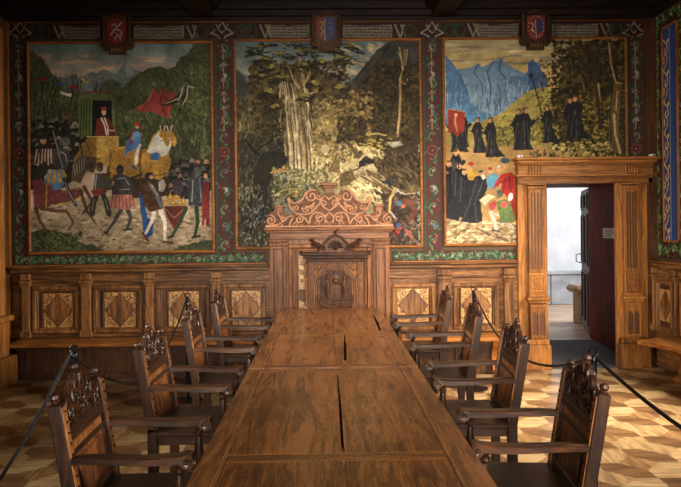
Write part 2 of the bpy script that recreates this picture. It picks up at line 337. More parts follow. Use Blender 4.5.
def paint_procession(p):
    procession_(p); p.mass(.2, .07, 8)
def procession_(p):
    r = p.r
    A = T(25, 40, 4.43); B = T(115, 40, 4.43); Cc = T(25, 140, 4.23); D = T(115, 140, 4.23)
    t = np.clip((p.V - 44) / 40, 0, 1)[..., None]
    p.C[:] = np.array((112, 138, 140)) * (1 - t) + np.array((205, 178, 150)) * t
    for i in range(26):
        x = r.uniform(30, 205); y = r.uniform(55, 78)
        p.ell(r.choice([(214, 170, 140), (190, 160, 140), (120, 140, 145), (225, 190, 155)]), x, y, r.uniform(6, 18), r.uniform(.8, 2.2), r.uniform(-8, 8), 1.5, .1, .8)
    p.poly((112, 124, 122), [(48, 72), (58, 77), (66, 78), (73, 75), (80, 77), (92, 72), (97, 73), (103, 69), (110, 72), (116, 74), (120, 69), (123, 64), (125, 59), (128, 63), (133, 68), (140, 71), (150, 76), (150, 110), (48, 110)], .5, .15)
    p.poly((138, 142, 134), [(125, 60), (129, 66), (134, 74), (127, 78), (125, 70)], .6, .1)
    p.poly((128, 136, 130), [(103, 70), (108, 76), (100, 84), (94, 78)], .6, .1)
    p.poly((84, 92, 60), [(28, 50), (33, 51), (38, 56), (42, 57), (47, 66), (53, 75), (60, 80), (70, 100), (82, 130), (28, 150)], 1, .3)
    p.poly((98, 108, 68), [(44, 96), (58, 92), (72, 90), (86, 98), (88, 140), (40, 150)], 1.5, .3)
    p.poly((84, 90, 62), [(98, 98), (100, 88), (106, 81), (112, 79), (119, 82), (124, 92), (124, 130), (98, 130)], .8, .3)
    p.poly((74, 80, 50), [(116, 105), (121, 90), (126, 84), (133, 77), (141, 72), (150, 68), (160, 66), (167, 69), (174, 67), (180, 58), (186, 55), (190, 50), (193, 45), (197, 40), (214, 40), (214, 190), (104, 190)], 1.2, .4)
    p.dabs([(52, 58, 36), (96, 100, 62), (62, 68, 42), (86, 92, 58), (106, 108, 70)], (120, 66, 212, 170), 520, 3.2, 2.6, (20, 120), lambda x, y: y > 66 + max(0, 130 - x) * .9 and y > 46 + max(0, 196 - x) * .9)
    p.dabs([(66, 74, 44), (108, 116, 74), (78, 84, 50)], (30, 62, 84, 150), 220, 3, 2.5, (40, 140), lambda x, y: y > 54 + (x - 30) * 1.0)
    # red banner and winged beast
    p.poly((150, 62, 52), B(88, 305, 130, 285, 170, 212, 185, 222, 190, 240, 215, 212, 240, 230, 268, 232, 262, 262, 250, 300, 236, 350, 205, 335, 165, 315, 120, 318), .5, .2)
    p.line((188, 100, 80), 1.2, B(165, 225, 150, 265, 110, 300)); p.line((100, 38, 34), 1.4, B(215, 220, 200, 270, 225, 330)); p.line((180, 90, 74), 1, B(250, 240, 235, 330))
    for q in (B(212, 290, 262, 262, 290, 238), B(225, 288, 270, 270, 300, 250), B(240, 286, 285, 270, 316, 240)): p.line((40, 34, 28), 1.3, q)
    for q in (B(300, 210, 290, 250, 280, 268), B(322, 205, 318, 255, 290, 300), B(312, 200, 348, 212), B(225, 282, 275, 262)): p.line((200, 188, 160), 1.0, q)
    p.line((44, 38, 30), 1.6, B(316, 200, 308, 250, 285, 310))
    # lances
    for i in range(95):
        x = r.uniform(32, 92); y0 = r.uniform(128, 165); L = r.uniform(40, 72); s_ = r.uniform(-.22, .3)
        p.line(r.choice([(40, 34, 22), (58, 50, 32), (34, 30, 20), (96, 84, 56)]), .55, [(x, y0), (x + s_ * L, max(74, y0 - L))], n=0)
    for c, q in [((150, 50, 40), A(45, 165, 95, 168, 100, 182, 60, 180)), ((70, 90, 150), A(140, 190, 175, 192, 172, 206, 140, 204)), ((215, 210, 195), A(155, 225, 185, 235, 208, 238, 206, 252, 175, 245, 155, 238)), ((150, 48, 42), A(195, 200, 235, 202, 230, 218, 200, 212)), ((205, 165, 60), A(245, 168, 268, 172, 285, 180, 280, 190, 262, 184)), ((60, 40, 30), A(262, 172, 276, 176, 272, 188))]: p.poly(c, q, .3, .1)
    # crowd at the left
    p.poly((46, 42, 34), [(30, 128), (45, 122), (70, 124), (85, 130), (92, 168), (60, 190), (30, 190)], 1.5, .4)
    for i in range(80):
        x = r.uniform(31, 92); y = r.uniform(118, 165)
        p.ell(r.choice([(92, 90, 84), (62, 60, 58), (120, 116, 106), (48, 44, 40), (110, 84, 60), (140, 134, 120)]), x, y, 2.3, 2.6)
        p.ell((34, 30, 26), x + .4, y + 2.4, 2.2, 1.5)
    # litter
    p.ell((120, 62, 50), 97, 96, 16, 5.2); p.poly((92, 102, 62), A(236, 250, 262, 238, 330, 232, 385, 240, 398, 262, 385, 275, 330, 262, 262, 268, 240, 280), .3)
    p.poly((26, 26, 22), A(290, 268, 385, 268, 392, 430, 290, 430), .2)
    for i in range(9): p.line([(98, 112, 66), (62, 74, 42)][i % 2], 1.9, A(246 + i * 6, 272, 240 + i * 6.5, 425))
    p.line((98, 112, 66), 2.4, A(388, 266, 394, 400))
    p.poly((104, 44, 36), A(318, 350, 340, 340, 370, 345, 392, 380, 400, 425, 310, 425), .3)
    p.line((226, 216, 196), 1.3, A(338, 345, 352, 375, 362, 420)); p.line((226, 216, 196), 1.1, A(352, 345, 366, 380, 368, 420))
    p.ell((205, 160, 125), 104, 112.5, 2.3, 3); p.ell((150, 60, 40), 104, 108.6, 3, 1.9); p.line((205, 160, 125), 1.3, A(372, 400, 396, 402))
    p.poly((186, 146, 72), A(275, 428, 415, 428, 416, 560, 280, 560), .2, .35); p.poly((140, 104, 46), A(275, 428, 318, 428, 320, 570, 272, 560), .2, .35)
    p.poly((150, 112, 52), [(74, 158), (88, 138), (92, 158), (88, 172), (76, 172)], .6, .3)
    p.line((60, 44, 26), 1.2, A(245, 440, 262, 580)); p.line((210, 180, 100), .9, A(275, 428, 415, 428))
    # right ridge of spearmen
    for i in range(24):
        x = r.uniform(150, 205); y = r.uniform(132, 160)
        p.line((50, 44, 28), .6, [(x + 8, y + 20), (x - 6, y - 8)], n=0)
    p.poly((46, 44, 38), D(210, 110, 250, 90, 330, 80, 400, 85, 400, 250, 220, 250), 1, .4)
    for i in range(60):
        x = r.uniform(166, 209); y = r.uniform(160, 190)
        p.ell(r.choice([(92, 92, 88), (60, 60, 58), (124, 120, 112), (160, 120, 90), (44, 40, 36), (84, 50, 40)]), x, y, 2.5, 2.8)
        p.ell((30, 28, 26), x + .4, y + 2.6, 2.4, 1.3)
    # ground
    p.poly((168, 148, 120), [(28, 212), (50, 204), (80, 198), (110, 196), (150, 198), (214, 205), (214, 256), (28, 256)], 2, .25, (150, 128, 100))
    p.dabs([(128, 108, 84), (190, 172, 142), (110, 92, 70), (176, 156, 126)], (28, 200, 212, 250), 190, 4, 3.5, (-15, 15), lambda x, y: y > 203)
    p.poly((66, 70, 44), [(28, 232), (48, 229), (70, 234), (80, 243), (100, 247), (110, 256), (28, 256)], 1.5, .5)
    p.poly((72, 74, 48), [(165, 256), (178, 247), (200, 241), (214, 240), (214, 256)], 1.5, .5)
    p.dabs([(44, 50, 30), (96, 98, 62)], (30, 232, 82, 252), 90, 2.5)
    p.dabs([(50, 40, 30)], (75, 228, 130, 248), 24, 1.2, 2, (-10, 10))
    # big gold horse with blue rider
    G = (184, 136, 58)
    p.poly((60, 46, 30), [(112, 180), (170, 176), (168, 196), (112, 200)], .6)
    p.poly(G, [(111, 153), (115, 148), (125, 146), (135, 148), (148, 150), (154, 146), (160, 150), (169, 152), (171, 162), (168, 173), (160, 180), (150, 177), (140, 179), (128, 179), (118, 184), (112, 186), (109, 170)], .6, .2)
    p.dabs([(150, 106, 42), (214, 170, 84), (130, 90, 36)], (112, 150, 168, 178), 110, 1.3, 1.6, (0, 180), lambda x, y: r.random() < .6)
    p.line((116, 78, 32), 1.2, [(111, 153), (109, 170), (112, 186), (128, 179), (150, 177), (168, 173)]); p.line((224, 184, 104), 1, [(113, 150), (125, 147), (136, 149)])
    p.poly((228, 220, 204), [(147, 152), (150, 142), (154, 135), (160, 130), (166, 132), (165, 141), (161, 150), (155, 156)], .4, .12)
    p.poly((228, 220, 204), [(158, 152), (160, 140), (166, 132), (171, 134), (171, 146), (168, 154), (162, 157)], .4, .12)
    for k, (hx, hy) in enumerate(((160, 130), (167, 130))):
        p.poly((196, 148, 66) if k else (176, 128, 54), [(hx, hy), (hx + 5, hy + 1), (hx + 8, hy + 6), (hx + 10, hy + 13), (hx + 8, hy + 17), (hx + 5, hy + 15), (hx + 3, hy + 9), (hx - 1, hy + 6)], .3, .2)
        p.ell((40, 28, 20), hx + 5, hy + 6, .7, .7); p.line((240, 226, 190), 1, [(hx + 1, hy), (hx, hy - 4)]); p.line((240, 226, 190), 1, [(hx + 4, hy), (hx + 5, hy - 4)]); p.line((120, 80, 34), .8, [(hx + 6, hy + 9), (hx + 1, hy + 11)])
    p.line((206, 160, 76), 1.4, [(149, 146), (153, 137), (160, 130)])
    p.poly((74, 110, 160), D(150, 60, 170, 52, 190, 58, 184, 88, 152, 88), .3); p.line((214, 190, 120), .8, D(150, 88, 184, 88))
    p.poly((110, 150, 190), B(78, 410, 100, 402, 112, 415, 115, 450, 108, 487, 60, 487, 66, 440), .3, .15)
    p.poly((86, 130, 180), D(50, 0, 105, 0, 110, 25, 60, 50, 44, 70, 40, 50), .3, .15)
    p.line((150, 60, 60), 2.2, B(76, 412, 66, 440, 76, 458)); p.ell((206, 156, 118), 137, 126, 2, 2.5); p.line((156, 70, 46), 1.5, B(85, 368, 100, 378, 125, 392)); p.ell((150, 60, 44), 137.5, 123.4, 2.4, 1.6)
    p.line((222, 212, 200), 3, D(105, 22, 92, 55, 88, 100)); p.line((64, 100, 160), 2.2, D(70, 110, 90, 122)); p.line((86, 60, 30), 1.2, D(118, 30, 108, 80, 98, 112))
    # armoured rider on the left, horse in violet caparison
    p.poly((120, 62, 62), Cc(30, 170, 70, 165, 120, 180, 160, 215, 230, 200, 248, 215, 225, 245, 190, 262, 110, 275, 90, 290, 40, 300), .4, .3)
    p.line((190, 150, 70), 1.2, Cc(248, 218, 225, 248, 180, 265, 110, 276)); p.line((190, 150, 70), 1.2, Cc(92, 190, 90, 285, 40, 300)); p.line((190, 150, 70), 1, Cc(170, 215, 215, 205, 245, 215))
    p.poly((96, 78, 58), Cc(200, 110, 215, 80, 240, 65, 272, 68, 300, 85, 298, 120, 285, 140, 262, 128, 250, 150, 235, 185, 195, 170), .4, .35)
    for i in range(9): p.line([(150, 142, 130), (60, 50, 40)][i % 2], 1, Cc(205 + i * 6, 110 - i * 5, 215 + i * 4, 150 - i * 3))
    p.line((120, 66, 44), 1.3, Cc(270, 72, 300, 100, 290, 135)); p.ell((70, 56, 44), 92.5, 163, 3, 6, 20); p.line((60, 40, 30), 1, Cc(285, 75, 315, 82))
    HL = (92, 64, 48)
    for q in (Cc(45, 290, 62, 340, 90, 385), Cc(70, 290, 130, 300, 175, 300, 205, 350, 185, 380), Cc(235, 215, 262, 300, 300, 355), Cc(250, 200, 285, 260, 245, 310)): p.line(HL, 4, q, tip=1.6)
    p.line((200, 170, 140), .9, Cc(70, 300, 128, 312, 140, 350))
    p.poly((190, 160, 110), Cc(80, 160, 100, 125, 160, 125, 175, 150, 165, 190, 110, 195), .4)
    for i in range(8): p.line([(90, 140, 180), (196, 150, 70)][i % 2], 1.6, Cc(100 + i * 9, 128, 82 + i * 13, 185))
    p.poly((90, 140, 180), Cc(105, 185, 160, 180, 155, 205, 120, 215), .3); 
    p.poly((70, 68, 66), Cc(100, 70, 120, 40, 160, 30, 185, 45, 190, 90, 175, 130, 130, 120, 105, 100), .4, .4); p.ell((94, 92, 90), 64.5, 141.5, 5.5, 4.6, 0, .3, .5)
    p.line((190, 186, 176), .8, Cc(150, 50, 170, 60, 178, 95)); p.line((56, 54, 54), 3.4, Cc(165, 165, 185, 215, 215, 275)); p.line((170, 168, 162), .8, Cc(170, 180, 190, 230, 215, 270)); p.line((150, 148, 142), 1, Cc(118, -40, 160, 120))
    for i in range(12): p.line([(212, 200, 180), (120, 50, 44)][i % 2], 1.2, Cc(50 + i * 6, 40, 42 + i * 7, 90 + (i % 3) * 8))
    p.ell((190, 140, 104), 43, 141, 3, 3.6); p.line((60, 44, 30), 1.2, Cc(60, -20, 64, 120)); p.ell((48, 40, 36), 43, 137.6, 3.6, 2)
    # foot soldiers
    p.man(100, 214, 50, (72, 70, 68), (60, 54, 48), (84, 82, 78)); p.poly((120, 52, 48), Cc(275, 215, 330, 200, 350, 220, 300, 240), .4); p.line((96, 70, 50), 1.2, Cc(256, 0, 285, 90))
    p.ell((80, 50, 40), 100, 165, 3.3, 3); p.line((90, 44, 40), 2.5, Cc(330, 150, 360, 140))
    p.line((66, 64, 64), 4.2, [(122, 208), (114, 222), (106, 233)], tip=2.4); p.line((66, 64, 64), 4.6, [(127, 208), (131, 218), (127, 229)], tip=2.6)
    p.line((46, 42, 40), 2, [(104, 232), (108, 234)]); p.line((46, 42, 40), 2, [(124, 230), (131, 229)])
    p.poly((176, 112, 100), Cc(360, 250, 380, 225, 420, 225, 425, 250, 425, 285, 395, 295, 358, 280), .4); p.poly((176, 112, 100), D(0, 230, 70, 228, 88, 270, 60, 295, 0, 292), .4)
    for i in range(7): p.line((120, 60, 56), .8, [(113 + i * 3.2, 196), (111 + i * 4, 208)])
    p.poly((64, 62, 62), D(-8, 150, 20, 140, 60, 155, 75, 190, 70, 232, 0, 232), .4, .4); p.ell((52, 50, 50), 120, 169.5, 4, 4.8, 0, .3, .4); p.line((160, 158, 150), 1, D(10, 165, 40, 160, 60, 190)); p.line((150, 148, 140), .9, D(20, 210, 60, 208))
    p.line((60, 58, 58), 2.4, D(60, 165, 100, 150, 112, 145)); p.line((80, 56, 36), 1.3, [(140, 150), (141, 214)])
    # man with blue cloth
    p.poly((38, 74, 128), D(100, 215, 120, 250, 140, 330, 165, 345, 160, 400, 140, 415, 120, 390, 110, 300), .5, .3)
    p.line((226, 212, 194), 4.6, D(165, 310, 158, 340, 130, 395), tip=2.6); p.line((232, 218, 200), 5, D(195, 300, 212, 350, 210, 425), tip=2.6)
    p.line((90, 50, 30), 2.4, D(118, 395, 140, 425)); p.line((90, 50, 30), 2.2, D(205, 430, 245, 436))
    p.poly((80, 54, 38), D(115, 190, 140, 172, 170, 185, 195, 240, 205, 290, 150, 305, 120, 270), .4, .4)
    p.line((110, 110, 108), 3.6, D(150, 190, 175, 230, 195, 280)); p.line((196, 196, 190), .8, D(155, 190, 180, 235)); p.ell((50, 48, 48), 149, 176, 4.4, 4); p.ell((196, 150, 116), 151, 177, 2, 2)
    # treasure bearers
    p.poly((104, 48, 42), D(205, 280, 305, 278, 285, 330, 250, 380, 222, 330), .5, .3); p.line((176, 120, 100), .9, D(205, 282, 250, 330, 300, 285))
    for x, y, w_ in ((216, 265, 2.2), (234, 245, 3), (262, 238, 3.4), (290, 262, 2.4), (248, 268, 2.4), (275, 268, 2.2)):
        p.ell((190, 140, 50), 115 + x / 4.23, 140 + y / 4.23, w_, w_ * 1.2, 0, .1); p.line((200, 152, 60), 1.1, [(115 + x / 4.23, 140 + y / 4.23 - w_ * 2), (115 + x / 4.23, 140 + y / 4.23)]); p.ell((246, 220, 140), 114.6 + x / 4.23, 139.4 + y / 4.23, .7, .9)
    p.poly((180, 170, 156), D(185, 175, 205, 165, 215, 190, 205, 220, 185, 215), .4, .3); p.poly((70, 62, 66), D(240, 170, 275, 160, 290, 200, 280, 240, 250, 230), .5, .3)
    p.line((44, 66, 44), 4, D(300, 290, 275, 350, 238, 410), tip=2.4); p.line((40, 62, 40), 4.6, D(345, 285, 350, 350, 338, 405), tip=2.8); p.line((40, 30, 24), 2, D(225, 412, 245, 408)); p.line((50, 34, 28), 2.2, D(328, 412, 358, 406))
    p.poly((66, 66, 70), D(310, 165, 335, 150, 365, 160, 375, 200, 372, 282, 310, 278), .4, .4); p.ell((84, 84, 84), 197, 172, 4, 4.6, 0, .3, .4); p.line((170, 168, 164), .9, D(330, 170, 325, 260)); p.line((150, 148, 144), .9, D(358, 165, 365, 260))
    p.poly((130, 44, 42), D(372, 190, 385, 170, 398, 180, 400, 365, 368, 360), .4, .25); p.ell((196, 150, 116), 205.5, 176, 1.8, 2.6); p.line((216, 200, 184), .9, D(365, 340, 358, 362)); p.line((206, 190, 174), 1, D(382, 335, 380, 366))
    for i in range(14): p.line((50, 44, 32), .6, [(r.uniform(168, 200), 158), (r.uniform(172, 205), r.uniform(128, 140))], n=0)

def paint_forest(p):
    forest_(p); p.mass(.22, .08, 5)
def forest_(p):
    r = p.r
    A = T(232, 36, 4.43); B = T(325, 36, 4.43); C_ = T(232, 140, 4.43); D = T(325, 140, 4.43)
    t = np.clip((p.V - 40) / 45, 0, 1)[..., None]
    p.C[:] = np.array((104, 128, 136)) * (1 - t) + np.array((196, 190, 168)) * t
    for i in range(24): p.ell(r.choice([(214, 190, 150), (190, 186, 168), (140, 152, 150), (228, 196, 150)]), r.uniform(340, 385), r.uniform(44, 78), r.uniform(3, 9), r.uniform(.8, 2.4), r.uniform(5, 35), 1.5, .1, .8)
    for i in range(10): p.ell((150, 160, 158), r.uniform(235, 262), r.uniform(48, 68), r.uniform(3, 8), 1, 0, 1, .1, .8)
    p.poly((116, 128, 128), B(0, 175, 40, 168, 80, 185, 130, 170, 160, 200, 130, 280, 0, 280), 1, .2)
    # left mountains
    p.poly((104, 108, 104), A(15, 140, 50, 168, 75, 175, 95, 148, 110, 155, 130, 150, 160, 170, 230, 185, 260, 320, 15, 330), .7, .2)
    p.poly((136, 134, 124), A(95, 150, 120, 165, 100, 200, 70, 230, 60, 200), .8, .15); p.poly((84, 86, 80), A(15, 150, 50, 175, 75, 215, 60, 280, 15, 270), .8, .2)
    p.poly((96, 94, 66), A(15, 265, 60, 270, 110, 310, 160, 300, 220, 330, 230, 560, 15, 560), 1.5, .4)
    p.dabs([(150, 138, 92), (62, 60, 40), (120, 112, 74), (84, 82, 54), (134, 110, 76)], (236, 98, 290, 175), 240, 3.6, 3, (60, 120))
    # right dark mountain
    p.poly((74, 72, 66), B(280, 30, 230, 60, 190, 110, 150, 160, 120, 210, 110, 260, 60, 300, 60, 420, 420, 480, 420, 10, 300, 22), .8, .3)
    for i in range(26): x = r.uniform(350, 400); p.line(r.choice([(96, 92, 84), (54, 52, 46)]), .8, [(x, 36 + (400 - x) * .9), (x - 12, 52 + (400 - x) * .9)])
    # background woods on the right
    br = [(56, 46, 28), (84, 70, 42), (112, 92, 54), (66, 54, 34), (96, 76, 44), (44, 36, 24)]
    p.poly((76, 62, 38), B(60, 300, 150, 220, 180, 150, 240, 120, 300, 130, 350, 100, 412, 150, 412, 640, 0, 640, 0, 230, 40, 280), 2, .4)
    p.dabs(br, (325, 62, 420, 190), 620, 4, 2, (0, 180), lambda x, y: y > 60 + max(0, (385 - x)) * 1.1 or (x < 350 and y > 88))
    p.dabs([(150, 112, 66), (182, 150, 96), (130, 96, 56), (200, 168, 112)], (325, 92, 372, 160), 170, 3.2, 2)
    p.dabs([(196, 174, 112), (170, 146, 86)], (318, 110, 350, 170), 110, 3.2, 2)
    # great tree
    p.poly((92, 78, 48), [(262, 78), (300, 60), (340, 78), (348, 105), (340, 140), (262, 150), (255, 110)], 2.5, .4)
    p.dabs(br + [(104, 90, 52), (120, 104, 62)], (250, 62, 350, 150), 430, 4, 1.8)
    p.dabs([(176, 152, 98), (206, 182, 122), (140, 118, 72)], (306, 100, 345, 150), 130, 2.6, 1.8)
    def strand(c, w_, x0, y0, x1, y1, b_=2.0):
        ph = r.uniform(0, 6); n = 9
        p.line(c, w_, [(x0 + (x1 - x0) * (k / n) ** 1.6 + b_ * math.sin(ph + k * .9) * (k / n), y0 + (y1 - y0) * k / n) for k in range(n + 1)], .25, .6, w_ * .35)
    p.poly((120, 100, 64), [(286, 176), (284, 150), (281, 120), (282, 96), (286, 84), (292, 92), (296, 76), (302, 66), (306, 70), (303, 92), (308, 112), (309, 140), (313, 160), (320, 178), (306, 172)], 1.4, .35)
    for i in range(46):
        x0 = r.uniform(284, 316); x1 = 279 + (x0 - 284) * .78 + r.uniform(-2, 4)
        strand(r.choice([(236, 212, 160), (206, 180, 130), (84, 66, 42), (64, 50, 32), (176, 150, 104), (246, 226, 178)]), r.uniform(.9, 2.4), x0, r.uniform(160, 178), x1, r.uniform(68, 118), 1.4)
    for q in (A(320, 210, 340, 180, 352, 140, 350, 110), A(300, 230, 270, 190, 255, 150, 240, 120), A(318, 260, 360, 250, 380, 240), A(290, 300, 250, 270, 235, 230), A(310, 180, 300, 120, 305, 80), A(240, 330, 225, 270, 220, 200)): p.line((190, 166, 118), 2.0, q, tip=.8, n=1)
    for q in (A(262, 470, 255, 400, 262, 300), A(235, 470, 225, 380, 232, 290)): p.line((150, 126, 84), 2.4, q, tip=1.2, n=1.2)
    p.line((96, 80, 50), 2.6, B(0, 160, 30, 130, 45, 90, 30, 50), tip=1.4)
    for q in (A(130, 486, 160, 468, 200, 452, 215, 440), A(130, 490, 175, 472)): p.line((196, 176, 120), 1.3, q)
    p.dabs([(60, 52, 30), (90, 76, 44), (44, 38, 24)], (262, 96, 284, 150), 90, 2.8, 1.8)
    # fir boughs: layered dark strokes, sunny upper sides
    for (x, y, w_, dx) in ((262, 48, 22, -1), (275, 42, 26, -1), (268, 60, 18, -1), (278, 54, 20, 1), (262, 75, 12, -1), (272, 68, 16, -1), (290, 44, 22, 1), (300, 52, 24, 1), (318, 44, 24, 1), (330, 50, 20, 1), (340, 58, 16, 1), (348, 46, 14, 1), (304, 66, 18, 1), (322, 62, 14, -1), (285, 78, 16, -1), (310, 84, 18, 1), (300, 96, 16, 1), (326, 100, 16, 1), (272, 92, 14, -1), (278, 108, 12, -1), (336, 88, 12, 1)):
        for k in range(20):
            a = r.uniform(0, 1); s_ = x + dx * w_ * (a - .3); q = y + abs(a - .3) * 6 + r.uniform(-3, 3)
            p.line(r.choice([(38, 36, 24), (58, 54, 32), (74, 66, 38), (50, 44, 28)]), 1.6, [(s_, q), (s_ + dx * r.uniform(3, 8), q + r.uniform(-1, 3))], tip=.5)
        for k in range(6): s_ = x + dx * w_ * r.uniform(-.2, .5); p.ell(r.choice([(150, 136, 66), (118, 108, 54), (168, 150, 80)]), s_, y - r.uniform(0, 3), 2.4, 1.1, r.uniform(-20, 30), .6)
    for q in (A(60, 90, 110, 80, 170, 70), A(70, 75, 130, 85, 180, 100), A(120, 160, 160, 150, 200, 150), A(115, 195, 160, 180, 195, 165), A(100, 110, 150, 108, 200, 112)): p.line((44, 42, 28), 2, q, tip=1.2)
    for q in (B(60, 60, 100, 90, 150, 115, 180, 118), B(70, 130, 110, 120, 140, 125), B(40, 110, 90, 95, 130, 90), B(60, 40, 100, 36, 120, 40)): p.line((56, 52, 34), 1.8, q, tip=.6)
    # bare pale tree on the right
    q = B(322, 440, 330, 360, 334, 270, 332, 190, 345, 150, 336, 90, 330, 50)
    p.line((214, 180, 120), 2.8, q, tip=1.1); p.line((120, 92, 56), .9, B(326, 440, 336, 360, 340, 270, 338, 195))
    for q in (B(345, 150, 360, 110, 365, 60), B(336, 100, 322, 70), B(333, 200, 355, 215, 365, 190), B(340, 130, 355, 100, 352, 60)): p.line((196, 164, 110), 1, q)
    p.dabs([(40, 34, 22), (58, 46, 28), (84, 66, 38)], (376, 62, 420, 140), 150, 2.8, 2, (0, 180), lambda x, y: abs(x - 400) > 2.5)
    # lower rocks
    p.poly((62, 56, 40), [(234, 130), (280, 140), (282, 180), (275, 212), (275, 255), (234, 255)], 2, .4)
    p.dabs([(90, 82, 58), (44, 40, 30), (112, 102, 70), (66, 60, 44), (54, 54, 50)], (234, 132, 282, 252), 300, 4, 2.8, (50, 130))
    for q in (C_(60, 0, 100, 50, 150, 90), C_(100, 60, 130, 30, 180, 0), C_(155, 150, 150, 260, 120, 380), C_(60, 200, 90, 260, 80, 300)): p.line((30, 28, 22), 1.8, q)
    p.poly((44, 40, 30), C_(130, 60, 220, 40, 250, 90, 200, 140, 160, 200, 120, 260, 90, 240, 100, 130), 2, .4)
    p.dabs([(176, 178, 170), (120, 122, 118)], (240, 205, 268, 246), 50, 1.8, 2.6, (50, 130)); p.dabs([(150, 146, 116)], (238, 185, 262, 200), 24, 2.2, 3, (50, 120))
    p.poly((216, 150, 74), C_(165, 145, 215, 125, 240, 128, 225, 140, 190, 150), .5)
    p.poly((120, 108, 70), C_(210, 160, 300, 130, 420, 170, 430, 250, 200, 270), 2, .4)
    p.dabs([(176, 164, 104), (212, 198, 140), (96, 96, 60), (150, 150, 110), (62, 66, 48), (130, 140, 130)], (272, 168, 326, 205), 230, 2.2, 2.2)
    p.dabs([(226, 160, 70)], (292, 190, 300, 196), 4, 2)
    for q in (C_(190, 245, 230, 220, 300, 215), C_(215, 270, 260, 230, 290, 225)): p.line((220, 200, 120), 1, q)
    # pale boulders
    p.poly((206, 184, 132), [(322, 205), (318, 182), (330, 158), (342, 142), (350, 148), (362, 156), (378, 150), (388, 160), (378, 168), (392, 178), (400, 205), (390, 215)], 1.2, .2)
    p.poly((226, 204, 150), D(60, 5, 85, 8, 120, 45, 150, 80, 100, 130, 70, 150, 10, 140, 0, 60), 1, .15); p.poly((236, 214, 160), D(150, 140, 190, 120, 240, 160, 285, 220, 280, 260, 230, 290, 190, 240, 130, 180), 1, .15)
    p.poly((226, 208, 150), D(140, 30, 200, 28, 260, 50, 250, 80, 190, 70), 1, .2)
    p.dabs([(150, 128, 84), (236, 218, 170), (178, 156, 104), (204, 178, 120), (110, 92, 60)], (324, 144, 396, 205), 210, 3, 3, (20, 70), lambda x, y: y > 145 + abs(x - 350) * .15)
    for q in (D(60, 100, 110, 60, 130, 40), D(50, 180, 100, 145, 150, 125), D(170, 115, 240, 90, 300, 78), D(160, 160, 250, 210, 290, 235), D(90, 20, 60, 90)): p.line((84, 66, 42), 1.3, q)
    p.poly((70, 58, 38), D(130, 0, 240, 0, 330, 10, 412, 30, 412, 60, 340, 60, 260, 30, 150, 25), 1.5, .4)
    p.poly((84, 68, 44), D(215, 100, 290, 70, 350, 70, 412, 100, 412, 250, 350, 235, 300, 190, 250, 160), 1.5, .35)
    p.dabs([(60, 48, 32), (104, 86, 56), (46, 38, 26), (126, 104, 66)], (374, 152, 420, 200), 150, 3.4, 2.6, (20, 80)); p.dabs([(170, 140, 70), (206, 182, 96)], (352, 138, 392, 150), 26, 3, 4, (-10, 20)); p.line((216, 190, 110), 1.6, B(185, 436, 230, 432, 270, 440))
    p.poly((186, 176, 150), D(270, 10, 330, 6, 350, 20, 300, 34), .8)
    p.poly((150, 130, 80), [(312, 118), (330, 108), (344, 112), (346, 136), (338, 150), (322, 158), (312, 150)], 1.6, .4)
    p.dabs([(206, 182, 118), (150, 130, 80), (120, 102, 60), (176, 152, 96), (92, 78, 46), (196, 156, 100)], (312, 100, 356, 160), 170, 2.6, 1.7)
    p.dabs([(214, 192, 128), (130, 112, 68), (96, 80, 50), (176, 156, 102)], (312, 150, 336, 206), 110, 2.4, 1.8)
    p.ell((236, 214, 156), 325, 150, 4, 5, 0, 1.5); p.ell((226, 204, 140), 332, 168, 3, 2, 0, 1.2)
    p.dabs([(50, 42, 26), (70, 58, 34), (92, 76, 44)], (338, 118, 366, 142), 110, 2.6, 1.6)
    p.poly((96, 80, 52), D(85, 8, 110, 10, 150, 60, 165, 78, 140, 84, 118, 48), .8, .3); p.poly((120, 98, 62), D(10, 140, 40, 90, 50, 60, 62, 100, 72, 148), 1, .3)
    p.poly((130, 108, 70), D(180, 128, 230, 150, 286, 225, 270, 235, 225, 190, 190, 160), .8, .3); p.poly((112, 92, 58), D(70, 150, 120, 130, 140, 170, 100, 200, 60, 210), 1.2, .3)
    # lower right shade and the little climbing men
    p.poly((66, 52, 40), D(250, 240, 300, 235, 412, 250, 412, 470, 270, 470), 1.5, .4); p.dabs([(96, 76, 60), (48, 38, 32), (130, 104, 84)], (385, 195, 422, 248), 110, 3, 2.4)
    p.poly((40, 34, 30), D(150, 100, 175, 72, 215, 85, 225, 105, 185, 105, 150, 125), .5); p.ell((60, 52, 50), 366, 158, 2.6, 2)
    p.line((214, 190, 140), 1.2, D(200, 160, 250, 190, 300, 225)); p.line((60, 60, 74), 2.4, D(255, 185, 285, 190, 300, 200)); p.ell((50, 50, 56), 388.5, 181, 2.3, 2.3)
    p.line((228, 186, 118), 2.6, D(310, 215, 290, 260, 285, 320)); p.line((228, 186, 118), 2, D(285, 265, 305, 240)); p.line((214, 200, 180), 1.6, D(292, 320, 310, 345))
    p.ell((80, 130, 160), 399.5, 203.5, 2.6, 3); p.ell((206, 110, 70), 403, 206, 2.2, 2); p.line((120, 70, 50), 5, D(350, 270, 385, 280, 400, 320, 375, 350)); p.ell((80, 96, 140), 398, 225.5, 2.4, 2.6); p.ell((176, 70, 50), 398, 232, 2.6, 2)
    p.line((160, 90, 70), 3, D(330, 390, 360, 400, 385, 430)); p.line((90, 44, 36), 3, D(300, 400, 335, 440)); p.line((176, 150, 120), 1.4, D(350, 240, 400, 235)); p.line((60, 50, 60), 4, D(345, 400, 330, 440))

